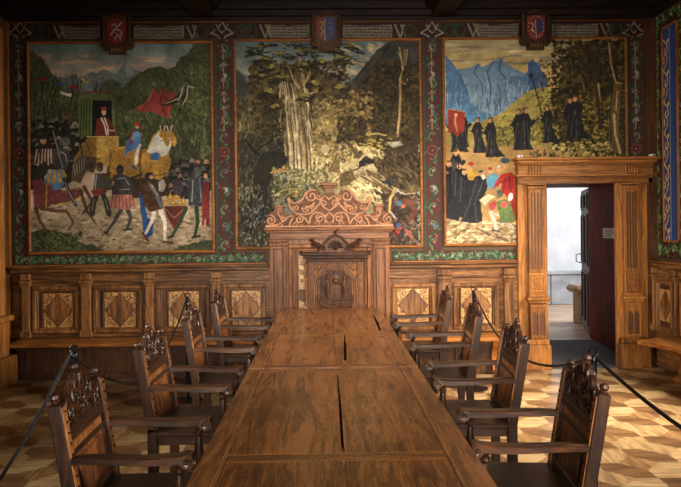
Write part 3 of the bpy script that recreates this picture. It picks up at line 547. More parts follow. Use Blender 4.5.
def paint_monks(p):
    monks_(p); p.mass(.14, .08, 2)
def monks_(p):
    r = p.r
    A = T(440, 36, 4.43); B = T(530, 36, 3.78); C_ = T(440, 130, 4.06)
    t = np.clip((p.V - 38) / 36, 0, 1)[..., None]
    p.C[:] = np.array((176, 162, 124)) * (1 - t) + np.array((236, 196, 120)) * t
    for i in range(30): p.ell(r.choice([(206, 184, 134), (160, 152, 124), (226, 206, 156), (150, 140, 112)]), r.uniform(445, 560), r.uniform(42, 66), r.uniform(6, 16), r.uniform(.7, 1.8), r.uniform(-6, 4), 1, .1, .8)
    Bl = (110, 140, 168)
    p.poly(Bl, A(80, 145, 130, 140, 160, 130, 172, 124, 190, 137, 235, 112, 275, 98, 285, 118, 310, 130, 350, 155, 375, 165, 395, 150, 398, 110, 443, 125, 443, 290, 240, 370, 80, 380), .5, .12, (150, 176, 190))
    p.poly((84, 116, 152), A(25, 85, 45, 105, 70, 140, 100, 185, 125, 240, 145, 300, 175, 330, 225, 345, 235, 370, 25, 400), .5, .2, (96, 140, 176))
    p.poly((84, 112, 146), A(235, 370, 250, 215, 300, 210, 310, 180, 330, 175, 370, 180, 395, 150, 398, 108, 445, 120, 445, 290, 330, 330), .5, .2, (130, 160, 180))
    p.poly((70, 100, 138), [(528, 63), (532, 59), (540, 68), (548, 80), (545, 100), (528, 108)], .5, .15)
    for i in range(110):
        x = r.uniform(446, 545); y = r.uniform(72, 112); 
        if x > 532 and y < 80 or y < 66 + abs(x - 502) * .12: continue
        p.line(r.choice([(160, 182, 196), (84, 110, 144), (130, 156, 178), (70, 98, 136), (180, 194, 196)]), .9, [(x, y), (x + r.uniform(-2, 3), y + r.uniform(4, 10))])
    p.line((64, 92, 130), 1.2, A(172, 124, 150, 160, 185, 210, 190, 260)); p.line((64, 92, 130), 1.2, A(275, 98, 262, 150, 290, 190)); p.line((64, 92, 130), 1.4, A(235, 112, 210, 160, 225, 230, 220, 300))
    # hill and meadow
    p.poly((176, 160, 84), [(440, 134), (455, 126), (480, 122), (500, 114), (516, 100), (530, 90), (545, 87), (560, 95), (565, 165), (440, 165)], 1, .2, (160, 138, 70))
    p.dabs([(150, 138, 66), (196, 178, 98), (120, 112, 52)], (490, 92, 560, 150), 150, 3.4, 3, (-50, -10), lambda x, y: y > 92 + max(0, (530 - x)) * .8)
    p.poly((172, 134, 78), [(440, 146), (470, 148), (490, 140), (520, 148), (560, 146), (600, 150), (628, 158), (628, 175), (440, 176)], 1.2, .15); p.poly((182, 142, 86), [(444, 158), (480, 150), (522, 160), (520, 200), (480, 200), (444, 180)], 1.5, .15)
    p.dabs([(90, 92, 42), (120, 114, 56), (64, 66, 32)], (494, 126, 518, 146), 70, 2.2); p.dabs([(90, 92, 42), (120, 114, 56), (64, 66, 32)], (530, 120, 545, 140), 40, 2.2)
    # wood at right
    dk = [(44, 40, 22), (64, 56, 30), (86, 74, 38), (36, 32, 18), (104, 88, 46)]
    p.poly((60, 50, 28), [(562, 60), (575, 42), (630, 38), (630, 165), (592, 152), (560, 145), (556, 100)], 2.5, .4)
    p.dabs([(70, 60, 34), (90, 76, 40), (52, 46, 26), (120, 104, 56)], (535, 60, 572, 125), 260, 2.2, 2, (0, 180), lambda x, y: r.random() < (x - 530) / 42)
    p.dabs(dk, (552, 40, 626, 150), 620, 3.4, 2)
    p.dabs([(150, 126, 58), (176, 150, 74), (126, 110, 50)], (575, 96, 612, 160), 130, 2, 2)
    p.dabs([(200, 176, 100), (170, 146, 76), (226, 200, 120)], (552, 142, 620, 162), 130, 2, 2, (-30, 30)); p.dabs([(80, 76, 34), (60, 56, 28)], (530, 150, 628, 165), 70, 2.6)
    for q, w_ in ((B(225, 25, 240, 120, 250, 200, 262, 300, 265, 340), 3.2), (B(205, 60, 212, 120, 225, 200), 1.6), (B(180, 30, 190, 120, 215, 220), 1.6), (B(262, 40, 262, 120, 240, 180), 1.8)): p.line((72, 56, 34), w_, q)
    p.line((196, 160, 104), 1.2, B(258, 180, 265, 240)); p.line((140, 112, 70), 1, B(190, 150, 205, 200))
    p.poly((110, 88, 54), B(295, 25, 305, 90, 312, 140, 318, 180, 305, 260, 298, 330, 300, 420, 345, 455, 350, 440, 335, 380, 338, 280, 345, 200, 325, 170, 312, 100, 305, 25), .5, .35)
    p.line((214, 178, 118), 2.2, B(318, 300, 322, 370, 340, 440)); p.line((196, 160, 104), 1.3, B(298, 30, 306, 110, 325, 175, 348, 180)); p.line((206, 170, 110), 1.1, B(330, 210, 325, 280)); p.line((50, 40, 24), 1.2, B(310, 190, 303, 300, 306, 400))
    # walking monks
    p.monk(463, 148, 36, 1, False); p.monk(456, 152, 38, -1, False)
    p.poly((150, 56, 40), [(448, 109), (465, 112), (464, 131), (460, 133), (457, 137), (453, 132), (448, 133)], .3, .2); p.line((206, 150, 100), 1.8, [(456, 114), (455, 122), (457, 131)]); p.line((206, 150, 90), .8, [(448, 109), (465, 112)]); p.ell((214, 166, 120), 456, 115, 1.5, 1.8)
    p.monk(478, 153, 36, -1); p.monk(491, 157, 40, -1); p.monk(519, 150, 42, -1); p.monk(525, 150, 43, 1, False); p.monk(548, 143, 38, -1); p.monk(571, 139, 42, -1); p.monk(576, 139, 44, -1, False)
    p.line((40, 34, 28), 1.2, [(531, 72), (536, 92), (544, 122)]); p.line((40, 34, 28), 1.3, [(529, 76), (534, 74)]); p.line((40, 34, 28), 1.4, [(530, 74), (531, 80)])
    # lower group
    p.poly((176, 140, 84), [(444, 176), (524, 176), (524, 222), (444, 222)], 1, .2)
    p.poly((164, 136, 98), [(442, 218), (470, 220), (500, 224), (524, 224), (524, 250), (442, 250)], 1.2, .2, (168, 140, 100))
    p.dabs([(226, 206, 164), (130, 106, 76), (206, 182, 140), (112, 92, 66)], (444, 220, 524, 246), 110, 3.4, 3.4, (-12, 12))
    for q in (C_(60, 440, 85, 410, 120, 400), C_(150, 400, 200, 425, 240, 440), C_(230, 430, 270, 450)): p.line((96, 74, 50), 1.2, q)
    p.monk(456, 188, 40, 1, False)
    for (x, y, h) in ((449, 217, 54), (458, 215, 50), (465, 218, 48), (450, 219, 46)): p.monk(x, y, h, 1, False)
    p.poly((36, 36, 40), C_(30, 180, 70, 175, 130, 180, 150, 200, 110, 290, 75, 370, 32, 360), .6, .4)
    for x, y in ((447, 171), (449, 164), (459, 166), (464.5, 172), (456, 153)): p.ell((24, 22, 24), x, y + 4.4, 4, 3.4); p.ell((206, 156, 112), x, y, 2.3, 3.1); p.ell((96, 66, 42), x - .4, y - 2.4, 2.3, 1.3); p.line((70, 40, 30), .6, [(x - .2, y + 1.4), (x + 1.2, y + 1.4)]); p.line((78, 76, 80), .8, [(x - 3, y + 6), (x - 4, y + 30)]); p.line((14, 14, 16), .9, [(x + 2.6, y + 6), (x + 2, y + 34)])
    p.ell((196, 150, 110), 471, 167, 2.4, 3); p.ell((176, 60, 40), 471, 164, 3, 2); p.poly((196, 150, 60), [(467, 170), (476, 170), (477, 180), (468, 180)], .4)
    p.poly((38, 38, 42), C_(140, 190, 172, 182, 195, 205, 190, 245, 165, 290, 172, 370, 150, 378, 85, 372, 105, 300, 125, 240), .6, .4)
    for q in (C_(150, 200, 120, 300, 95, 360), C_(165, 230, 140, 300, 150, 370), C_(175, 205, 160, 250)): p.line((84, 84, 88), .8, q)
    p.ell((204, 156, 112), 482, 174, 2.4, 3); p.ell((226, 214, 196), 483.5, 177, 1.9, 2.6); p.ell((90, 66, 46), 481, 171.5, 2.5, 1.4)
    p.poly((96, 150, 170), C_(190, 190, 215, 175, 240, 185, 235, 230, 200, 240, 188, 215), .5, .2); p.ell((212, 166, 124), 491, 170.5, 2.2, 2.8); p.ell((176, 60, 60), 490, 168.4, 2.4, 1.6); p.ell((200, 150, 110), 499, 169, 2.3, 3); p.ell((190, 180, 160), 499, 166.6, 2.4, 1.4)
    p.poly((176, 44, 34), C_(250, 178, 290, 172, 312, 195, 318, 260, 312, 360, 300, 372, 285, 300, 262, 262, 245, 262, 250, 215, 215, 240, 225, 215), .5, .25)
    p.line((110, 24, 22), 1.2, C_(280, 190, 290, 260, 300, 350)); p.line((120, 28, 24), 1, C_(262, 200, 258, 250)); p.line((216, 96, 66), .9, C_(300, 190, 310, 270))
    p.ell((206, 156, 116), 505.5, 165, 2.4, 3.2); p.ell((62, 86, 90), 505, 160.5, 4.6, 3); p.ell((226, 216, 196), 510.5, 197, 2.6, 4.2, 15)
    p.poly((232, 214, 170), C_(160, 285, 195, 260, 225, 270, 205, 282, 180, 308), .3, .1)
    p.poly((96, 114, 66), C_(230, 290, 262, 280, 285, 300, 305, 350, 300, 375, 245, 378, 238, 330), .5, .25); p.ell((206, 90, 80), 504, 204.5, 3.4, 3.2); p.poly((176, 72, 72), C_(195, 300, 225, 285, 232, 305, 215, 330, 200, 320), .4)
    p.line((214, 200, 186), 3.4, C_(205, 335, 222, 370, 228, 405)); p.line((190, 170, 150), 2.6, C_(200, 335, 235, 345)); p.ell((150, 110, 80), 499, 196, 2.6, 3.4); p.poly((80, 96, 80), C_(228, 248, 250, 240, 256, 270, 236, 275), .4)
    p.line((180, 160, 140), 3, C_(265, 380, 300, 398)); p.line((70, 46, 30), 1.6, C_(212, 405, 238, 412)); p.ell((200, 150, 112), 515, 168, 2, 2.8); p.poly((120, 70, 40), C_(300, 130, 320, 140, 322, 180, 305, 170), .5)

def border_vine(p, pts, wd, seed, leaf=(62, 112, 58)):
    """curling vine with leaves along a straight strip, centre line pts[0]..pts[1], half width wd"""
    r = random.Random(seed)
    (x0, y0), (x1, y1) = pts; L = math.hypot(x1 - x0, y1 - y0); ux, uy = (x1 - x0) / L, (y1 - y0) / L; nx, ny = -uy, ux
    def P(a, b): return (x0 + ux * a + nx * b, y0 + uy * a + ny * b)
    step = wd * 2.1; n = max(1, int(L / step)); step = L / n
    cols = [leaf, (44, 86, 44), (92, 140, 76), (54, 98, 52)]
    for i in range(n):
        c0 = (i + .5) * step; sg = 1 if i % 2 else -1
        p.line((50, 92, 46), 1.9, [P(c0 - step / 2 + step * k / 8, sg * wd * .62 * math.sin(math.pi * k / 8)) for k in range(9)], n=.1)
        spir = []
        for k in range(15):
            a = k / 14 * 4.6 + r.uniform(-.1, .1); rad = wd * .74 * (1 - k / 17)
            spir.append(P(c0 + rad * math.cos(a) * .9, -sg * (wd * .1) + sg * rad * math.sin(a + .3)))
        p.line(r.choice(cols), 2.5, spir, tip=1.2, n=.1); p.line((156, 178, 116), .75, [(a + .4, b - .4) for a, b in spir], n=.1)
        for k in range(4):
            a = r.uniform(-step / 2, step / 2); b = r.uniform(-wd, wd) * .9
            q = P(c0 + a, b); p.ell(r.choice(cols), q[0], q[1], r.uniform(1.6, 2.6), r.uniform(.8, 1.2), r.uniform(0, 180), .3)
        for k in range(3):
            q = P(c0 + r.uniform(-.5, .5) * step, r.uniform(-.8, .8) * wd); p.line((176, 190, 140), .55, [q, (q[0] + r.uniform(-3, 3), q[1] + r.uniform(-3, 3))])
        c = r.choice([(224, 214, 196), (170, 70, 60), (150, 170, 200), (214, 178, 90), (200, 120, 110)])
        q = P(c0, -sg * wd * .1); p.ell(c, q[0], q[1], 1.15, 1.1); p.ell((120, 40, 34), q[0] + .2, q[1] + .2, .5, .5)
# ================================================================ the room
XL, XR, YB, Y0, ZC = -3.50, 3.73, 7.83, -3.6, 4.12
def struct(mb, name, mat, **k):
    o = mb.build(name, mat); o['kind'] = 'structure'; return o
# floor: woven parquet of long hexagons and small squares on end
def parquet():
    u = .142; ox, oy = 2.08, 4.93; me_v = []; me_f = []; mi = []
    def face(pts, k):
        q = []
        for (a, b_) in pts: q.append((min(max(ox + a * u, XL), XR + .0), min(max(oy + b_ * u, Y0), YB)))
        ar = sum(q[i][0] * q[(i + 1) % len(q)][1] - q[(i + 1) % len(q)][0] * q[i][1] for i in range(len(q)))
        if abs(ar) < 1e-6: return
        b0 = len(me_v); me_v.extend((x, y, 0) for x, y in q); me_f.append(list(range(b0, b0 + len(q)))); mi.append(k)
    for i in range(-21, 8):
        for j in range(-32, 12):
            a, b_ = 2 * i, 2 * j
            if (i + j) % 2 == 0: face([(a, b_), (a + 1, b_), (a + 2, b_ + 1), (a + 2, b_ + 2), (a + 1, b_ + 2), (a, b_ + 1)], 0 if (i * 7 + j * 3) % 5 else 3)
            else: face([(a + 1, b_), (a + 2, b_), (a + 2, b_ + 1), (a + 1, b_ + 2), (a, b_ + 2), (a, b_ + 1)], 2 if (i * 5 + j) % 4 else 1)
            if (i + j) % 2: face([(a - 1, b_), (a, b_ - 1), (a + 1, b_), (a, b_ + 1)], 3 if i % 2 else 1)
    me = bpy.data.meshes.new('floor'); me.from_pydata(me_v, [], me_f)
    for k in ('fl', 'fm', 'fd', 'fe'): me.materials.append(M[k])
    me.polygons.foreach_set('material_index', mi); o = bpy.data.objects.new('floor', me); COL.objects.link(o); o['kind'] = 'structure'
parquet()
struct(MB().box((XL - .4, Y0 - .4, -.3), (XR + .4, YB + .5, -.012)), 'floor_base', M['ceil'])
DX0, DX1, DZ = 2.44, 3.60, 2.12
# back wall with the doorway
mb = MB()
mb.box((XL - .4, YB, -.012), (DX0, YB + .5, ZC + .2)); mb.box((DX0, YB, DZ), (DX1, YB + .5, ZC + .2)); mb.box((DX1, YB, -.012), (XR + .4, YB + .5, ZC + .2))
struct(mb, 'wall_back', M['room'])
mb = MB(); mb.box((XL - .4, Y0, -.012), (XL, YB, 1.0)); mb.box((XL - .4, Y0, 3.1), (XL, YB, ZC + .2)); mb.box((XL - .4, Y0, 1.0), (XL, 2.4, 3.1)); mb.box((XL - .4, 4.0, 1.0), (XL, YB, 3.1)); struct(mb, 'wall_left', M['room'])
# right wall with two window openings, rear wall with one wide window
WZ0, WZ1 = 1.0, 3.1
mb = MB(); wy = [(.4, 2.0), (4.8, 6.4)]
mb.box((XR, Y0, -.012), (XR + .4, YB, WZ0)); mb.box((XR, Y0, WZ1), (XR + .4, YB, ZC + .2))
for a, b_ in ((Y0, .4), (2.0, 4.8), (6.4, YB)): mb.box((XR, a, WZ0), (XR + .4, b_, WZ1))
struct(mb, 'wall_right', M['room'])
mb = MB(); mb.box((XL - .4, Y0 - .4, -.012), (XR + .4, Y0, 1.2)); mb.box((XL - .4, Y0 - .4, 3.2), (XR + .4, Y0, ZC + .2)); mb.box((XL - .4, Y0 - .4, 1.2), (-1.4, Y0, 3.2)); mb.box((2.0, Y0 - .4, 1.2), (XR + .4, Y0, 3.2))
struct(mb, 'wall_rear', M['room'])
def window(n, axis, c, a0, a1, z0, z1):
    def B(m, p, q, z_0, z_1, d): 
        if axis == 'x': m.box((c - d, p, z_0), (c + d, q, z_1))
        else: m.box((p, c - d, z_0), (q, c + d, z_1))
    fr = MB(); t = .06
    B(fr, a0, a0 + t, z0, z1, .03); B(fr, a1 - t, a1, z0, z1, .03); B(fr, a0 + t, a1 - t, z0, z0 + t, .03); B(fr, a0 + t, a1 - t, z1 - t, z1, .03)
    k = max(2, round((a1 - a0) / .7))
    for i in range(1, k): p = a0 + (a1 - a0) * i / k; B(fr, p - .02, p + .02, z0 + t, z1 - t, .02)
    for i in (1, 2): q = z0 + (z1 - z0) * i / 3; B(fr, a0 + t, a1 - t, q - .012, q + .012, .015)
    o = fr.build('window_%d' % n, M['ceil']); o['kind'] = 'structure'
    g_ = MB(); B(g_, a0 + t, a1 - t, z0 + t, z1 - t, .002); g_.build('pane', M['glass'], o)
window(1, 'x', XR + .3, .4, 2.0, WZ0, WZ1); window(2, 'x', XR + .3, 4.8, 6.4, WZ0, WZ1); window(4, 'x', XL - .3, 2.4, 4.0, 1.0, 3.1); window(3, 'y', Y0 - .3, -1.4, 2.0, 1.2, 3.2)
# ceiling: boards, heavy beams towards the viewer, cross members, stepped cornice along the walls
struct(MB().box((XL - .4, Y0 - .4, ZC), (XR + .4, YB + .5, ZC + .2)), 'ceiling', M['ceil'])
for i, x in enumerate((-1.33, 1.33)):
    mb = MB(); mb.box((x - .13, Y0, 3.92), (x + .13, YB - .14, ZC), c=.02); mb.box((x - .2, Y0, 4.0), (x + .2, YB - .14, ZC), c=.02)
    struct(mb, 'trim_%d' % (i + 1), M['ceil'])
mb = MB()
for y in np.arange(Y0 + 1.2, 7.2, 1.55):
    for a, b_ in ((XL + .1, -1.53), (-1.13, 1.13), (1.53, XR - .1)): mb.box((a, y, 4.02), (b_, y + .16, ZC), c=.015)
struct(mb, 'trim_3', M['ceil_x'])
mb = MB(); mb.box((XL, YB - .05, 3.90), (XR, YB, 3.94)); mb.box((XL, YB - .10, 3.94), (XR, YB, 4.0)); mb.box((XL, YB - .16, 4.0), (XR, YB, ZC))
struct(mb, 'trim_4', M['ceil_x'])
mb = MB()
for s_, X in ((1, XL), (-1, XR)): mb.box((X, Y0, 3.92), (X + s_ * .06, YB - .05, 3.99)); mb.box((X, Y0, 3.99), (X + s_ * .14, YB - .16, ZC))
struct(mb, 'trim_5', M['ceil'])
# corner posts
struct(MB().box((3.62, 7.745, 0), (XR, YB, 3.90)), 'trim_6', M['dark_z'])
struct(MB().box((XL, 7.77, 0), (XL + .03, YB, 3.90)), 'trim_7', M['frame_z'])
# passage and corridor beyond the door
PB = 9.8
mb = MB(); mb.prism([(DX0 - .05, 8.33), (DX0 - .25, PB), (DX0 - .6, PB), (DX0 - .6, 8.33)], 0, 2.6, 'xy'); struct(mb, 'wall_passage_left', M['room'])
mb = MB(); mb.prism([(3.585, 8.335), (3.725, PB), (4.1, PB), (4.1, 8.335)], 0, 2.6, 'xy'); struct(mb, 'wall_passage_right', M['red'])
struct(MB().box((DX0 - .6, 8.33, 2.12), (4.1, PB, 2.5)), 'ceiling_passage', M['red'])
struct(MB().box((.5, 7.83, -.2), (8.5, 14.2, -.002)), 'floor_corridor', M['cfloor'])
mb = MB(); mb.box((.5, 14.0, 0), (8.5, 14.2, 3.2)); mb.box((.3, PB, 0), (.5, 14.2, 3.2)); mb.box((8.5, PB, 0), (8.7, 14.2, 3.2)); mb.box((.3, PB - .1, 0), (1.84, PB, 3.2)); mb.box((4.1, PB - .1, 0), (8.7, PB, 3.2)); mb.box((1.84, PB - .1, 2.5), (4.1, PB, 3.2))
struct(mb, 'wall_corridor', M['plaster'])
struct(MB().box((.3, PB - .1, 3.2), (8.7, 14.2, 3.4)), 'ceiling_corridor', M['plaster'])
mb = MB()
for i in range(6): mb.box((.5 + i * 1.34, 13.93, 0), (.5 + i * 1.34 + 1.325, 14.0, .60), c=.012)
mb.box((.5, 13.9, .60), (8.5, 14.0, .68), c=.012)
struct(mb, 'trim_8', M['stone'])

# ================================================================ fixed woodwork
SW = 7.83
def ring(mb, x0, z0, x1, z1, w_, ya, yb, c=.006):
    mb.box((x0, ya, z0), (x1, yb, z0 + w_), c=c); mb.box((x0, ya, z1 - w_), (x1, yb, z1), c=c); mb.box((x0, ya, z0 + w_), (x0 + w_, yb, z1 - w_), c=c); mb.box((x1 - w_, ya, z0 + w_), (x1, yb, z1 - w_), c=c)
def rotz(cx, cy, a): return Matrix.Translation((cx, cy, 0)) @ Matrix.Rotation(a, 4, 'Z')
def inlaid_panel(par, x0, z0, x1, z1, ix0, iz0, ix1, iz1, diamond=True, narrow=False, wide=.045):
    """local frame: wall plane at y=0, the room on the side of negative y"""
    mb = MB(); ring(mb, x0, z0, x1, z1, wide, -.075, -.04, .008); ring(mb, x0 + wide, z0 + wide, x1 - wide, z1 - wide, .016, -.06, -.04, .005)
    p = MB(); ring(p, ix0 - .022, iz0 - .022, ix1 + .022, iz1 + .022, .012, -.055, -.042, .003)
    fr = mb.build('panel_frame', M['pan_z'], par); p.build('bead', M['dark_z'], fr)
    bd = MB().box((x0 + wide, -.046, z0 + wide), (x1 - wide, -.036, z1 - wide)).build('panel_board', M['dark_z'], par)
    i = MB().box((ix0, -.050, iz0), (ix1, -.0465, iz1)).build('inlay', M['fil'], bd, label='pale gold scrollwork inlay')
    cx, cz = (ix0 + ix1) / 2, (iz0 + iz1) / 2; hx, hz = (ix1 - ix0) / 2, (iz1 - iz0) / 2
    def dia(k): return [(cx - hx * k, cz), (cx, cz - hz * k), (cx + hx * k, cz), (cx, cz + hz * k)]
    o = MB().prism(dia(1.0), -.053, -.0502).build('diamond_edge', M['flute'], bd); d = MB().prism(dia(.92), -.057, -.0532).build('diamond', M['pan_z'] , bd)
    c = MB()
    for a in ((ix0, iz0), (ix1, iz0), (ix0, iz1), (ix1, iz1)):
        sx = 1 if a[0] == ix0 else -1; sz = 1 if a[1] == iz0 else -1
        for q, t in (((.06, .06), .045), ((.13, .04), .026), ((.045, .13), .026)):
            if q[0] > hx * .75: continue
            sp = spiral(a[0] + sx * q[0], a[1] + sz * q[1], t * .75, 1.3, 1.2, sx * sz, 14)
            c.tube([(x, -.0505, z) for x, z in sp], .0036, 5)
        if not narrow: c.build('scroll_line', M['flute'], bd)
        c = MB()
def pilaster(par, x0, x1, z0, z1, mat='pan_z', d=.095):
    mb = MB(); mb.box((x0, -d, z0), (x1, -.04, z1), c=.006); mb.box((x0 - .018, -d - .022, z1 - .02), (x1 + .018, -.04, z1 + .015), c=.006); mb.box((x0 - .01, -d - .012, z1 - .05), (x1 + .01, -.04, z1 - .032), c=.004)
    mb.box((x0 - .015, -d - .016, z0), (x1 + .015, -.04, z0 + .07), c=.006); mb.box((x0 - .008, -d - .012, z1 + .02), (x1 + .008, -.04, z1 + .09), c=.006)
    mb.build('pilaster', M[mat], par)
def wainscot(label, X0, X1, panels, pils, seat=None, loc=(0, SW, 0), rz=0, lower=True, cap_in=(0, 0)):
    t = thing('wainscot', label, 'wall panelling', loc, rz)
    MB().box((X0, -.04, .02), (X1, 0, 1.13)).build('backing_board', M['pan_x'], t)
    mb = MB(); mb.box((X0 + cap_in[0], -.12, 1.175), (X1 - cap_in[1], 0, 1.20), c=.006); mb.box((X0 + cap_in[0], -.095, 1.13), (X1 - cap_in[1], 0, 1.175), c=.01); mb.build('cap_rail', M['pan_x'], t)
    mb = MB(); mb.box((X0, -.06, 1.02), (X1, -.04, 1.1), c=.005); mb.box((X0, -.07, .40 + .02), (X1, -.04, .45), c=.005); mb.build('rail', M['pan_x'], t)
    for p in panels: inlaid_panel(t, *p)
    for a, b_ in pils: pilaster(t, a, b_, .42, 1.03)
    return t
def stud_row(mb, pts, r=.004):
    for p in pts: mb.ball(p, r, 6)
PL = [(-3.225, .46, -2.715, .985, -3.105, .525, -2.79, .90), (-2.56, .46, -2.02, .985, -2.44, .515, -2.10, .905), (-1.87, .46, -1.28, .985, -1.735, .51, -1.405, .905), (-1.13, .46, -.665, .985, -1.04, .52, -.72, .905)]
wainscot('dark oak wainscot with four inlaid diamond panels, left of the carved portal', -3.46, -.616, PL, [(-3.33, -3.245), (-2.685, -2.58), (-1.985, -1.895), (-1.25, -1.16)])
PR = [(.735, .44, 1.22, .965, .80, .52, 1.145, .915), (1.42, .44, 1.925, .965, 1.51, .51, 1.85, .91)]
wainscot('honey oak wainscot with two inlaid diamond panels, between portal and doorway', .712, 2.15, PR, [(1.245, 1.39), (1.985, 2.10)])
# right wall: local x runs along the wall away from the corner towards the viewer
t = wainscot('oak wainscot with a tall inlaid lozenge on the right-hand wall', .09, 2.0, [(.15, .43, .50, .985, .20, .54, .45, .885, True, True, .03), (.66, .43, 1.1, .985, .75, .54, 1.01, .885), (1.3, .43, 1.8, .985, 1.4, .54, 1.7, .885)], [(.10, .13), (.54, .62), (1.16, 1.24)], loc=(XR, SW, 0), rz=-PI / 2)
# wall benches
def bench(label, x0, x1, group=None, brackets=()):
    t = thing('wall_bench', label, 'bench', (0, 0, 0))
    mb = MB(); mb.box((x0, 7.36, .372), (x1, 7.74, .41), c=.008); mb.build('seat', M['bench_x'], t)
    mb = MB(); mb.box((x0 + .03, 7.54, 0), (x1 - .03, 7.575, .372)); mb.box((x0 + .03, 7.52, 0), (x1 - .03, 7.54, .07), c=.004); mb.box((x0 + .03, 7.52, .31), (x1 - .03, 7.54, .372), c=.004)
    n = max(2, round((x1 - x0) / .66))
    for i in range(n + 1):
        x = x0 + .05 + (x1 - x0 - .18) * i / n; mb.box((x, 7.52, .07), (x + .08, 7.54, .31), c=.004)
    mb.build('front_board', M['dark_z'], t)
    for x in brackets:
        br = MB().prism([(7.40, .372), (7.52, .372), (7.52, .04), (7.47, .02), (7.44, .06), (7.485, .14), (7.48, .24), (7.43, .3)], x, x + .06, 'yz')
        br.build('bracket', M['bench_x'], t)
bench('long fixed wall bench with pale seat edge, left of the carved portal', -3.33, -.66, None, (-1.0,))
bench('short fixed wall bench below the honey oak panels, beside the doorway', .74, 2.12, None, (.8, 1.78))
t = thing('wall_bench', 'pale plank bench on a curved bracket along the right-hand wall', 'bench')
MB().prism([(3.14, 7.0), (3.30, 6.6), (3.30, 4.6), (3.69, 4.6), (3.69, 7.36)], .385, .42, 'xy').build('seat', M['bench_y'], t)
for y in (6.85, 5.0):
    MB().prism([(3.36, .385), (3.60, .385), (3.60, .0), (3.46, .0), (3.44, .04), (3.52, .1), (3.53, .2), (3.46, .3)], y, y + .07, 'xz').build('bracket', M['bench_y'], t)

# ---------------------------------------------------------------- carved portal behind the throne
PC = .047
t = thing('carved_portal', 'carved wooden portal with fretwork crest on the wall behind the throne', 'portal', (PC, SW, 0))
MB().box((-.66, -.12, 0), (.66, 0, 1.47)).build('case', M['port_z'], t)
mb = MB(); mb.box((-.655, -.16, 1.47), (.655, 0, 1.545), c=.004); mb.build('frieze', M['port_x'], t)
mb = MB(); mb.box((-.69, -.20, 1.545), (.69, 0, 1.565), c=.004); mb.box((-.715, -.23, 1.565), (.715, 0, 1.60), c=.01); mb.build('cornice', M['port_x'], t)
for s_ in (-1, 1):
    a, b_ = sorted((s_ * .475, s_ * .645))
    mb = MB(); mb.box((a, -.17, 0), (b_, -.12, 1.40), c=.006); mb.box((a - .012, -.19, 1.40), (b_ + .012, -.12, 1.43), c=.006); mb.box((a - .02, -.2, 1.445), (b_ + .02, -.12, 1.468), c=.006); mb.box((a - .01, -.185, 0), (b_ + .01, -.12, .14), c=.006)
    pl = mb.build('pilaster', M['port_z'], t)
    mb = MB(); ring(mb, a + .03, .18, b_ - .03, 1.37, .012, -.182, -.17, .003); mb.build('bead', M['crest_d'], pl)
mb = MB(); ring(mb, -.455, .1, .455, 1.42, .05, -.16, -.12, .012); ring(mb, -.385, .15, .385, 1.37, .03, -.145, -.12, .01); mb.build('panel_frame', M['port_z'], t)
pn = MB().box((-.355, -.125, .18), (.355, -.1205, 1.34)).build('door_panel', M['port_z'], t)
i_ = MB().box((-.34, -.129, .55), (.34, -.1255, 1.30)).build('inlay', M['fil'], pn, label='gold inlaid panel with dark curls')
for s_ in (-1, 1):
    mb = MB(); mb.prism([(s_ * .34, .80), (s_ * .34, .92), (s_ * .28, .92 + .0), (s_ * .2, 1.02), (s_ * .16, .98), (s_ * .26, .88), (s_ * .16, .78), (s_ * .2, .74)][::s_], -.135, -.129)
    for k, (x, z, r_) in enumerate(((.29, 1.22, .035), (.23, 1.15, .03), (.3, 1.1, .03), (.3, .7, .035), (.24, .63, .03), (.3, 1.01, .02))): mb.tube([(s_ * x_, -.1305, z_) for x_, z_ in spiral(x, z, r_, 1.4, k, 1 if k % 2 else -1, 14)], .005, 5)
    mb.build('inlay_line', M['flute'], pn)
# the fretwork crest: a board outline with raised scrolls on it
def half(pts): return pts + [(-x, z) for x, z in reversed(pts)]
out = half([(-.70, 1.60), (-.70, 1.64), (-.685, 1.70), (-.655, 1.755), (-.60, 1.78), (-.59, 1.82), (-.50, 1.82), (-.49, 1.76), (-.45, 1.735), (-.405, 1.745), (-.395, 1.78), (-.43, 1.82), (-.455, 1.90), (-.445, 1.935), (-.425, 1.90), (-.385, 1.875), (-.33, 1.885), (-.28, 1.93), (-.255, 1.985), (-.20, 2.012), (-.14, 2.0), (-.10, 1.96), (-.075, 1.93), (-.06, 1.96)])
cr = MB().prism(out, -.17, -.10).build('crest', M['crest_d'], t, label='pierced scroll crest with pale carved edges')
mb = MB()
def sc(x, z, r_, tn, a, sg, w_=.011):
    for s_ in (-1, 1): mb.tube([(s_ * p, -.175, q) for p, q in spiral(x, z, r_, tn, a, sg)], w_, 6)
def cv(pts, w_=.011):
    P = [Vector((p[0], 0, p[1])) for p in pts]; o = []
    for i in range(len(P) - 1):
        p0, p1, p2, p3 = P[max(i - 1, 0)], P[i], P[i + 1], P[min(i + 2, len(P) - 1)]
        for k in range(5):
            s_ = k / 5; o.append(.5 * ((2 * p1) + (-p0 + p2) * s_ + (2 * p0 - 5 * p1 + 4 * p2 - p3) * s_ ** 2 + (-p0 + 3 * p1 - 3 * p2 + p3) * s_ ** 3))
    o.append(P[-1])
    for s_ in (-1, 1): mb.tube([(s_ * p.x, -.175, p.z) for p in o], w_, 6)
sc(.19, 1.94, .075, 1.5, 2.2, -1, .012); sc(.64, 1.68, .055, 1.5, 1.5, 1, .011); sc(.33, 1.69, .05, 1.4, 1.5, 1, .01); sc(.10, 1.70, .045, 1.4, 1.2, -1, .01); sc(.06, 1.86, .04, 1.3, 0, 1, .009)
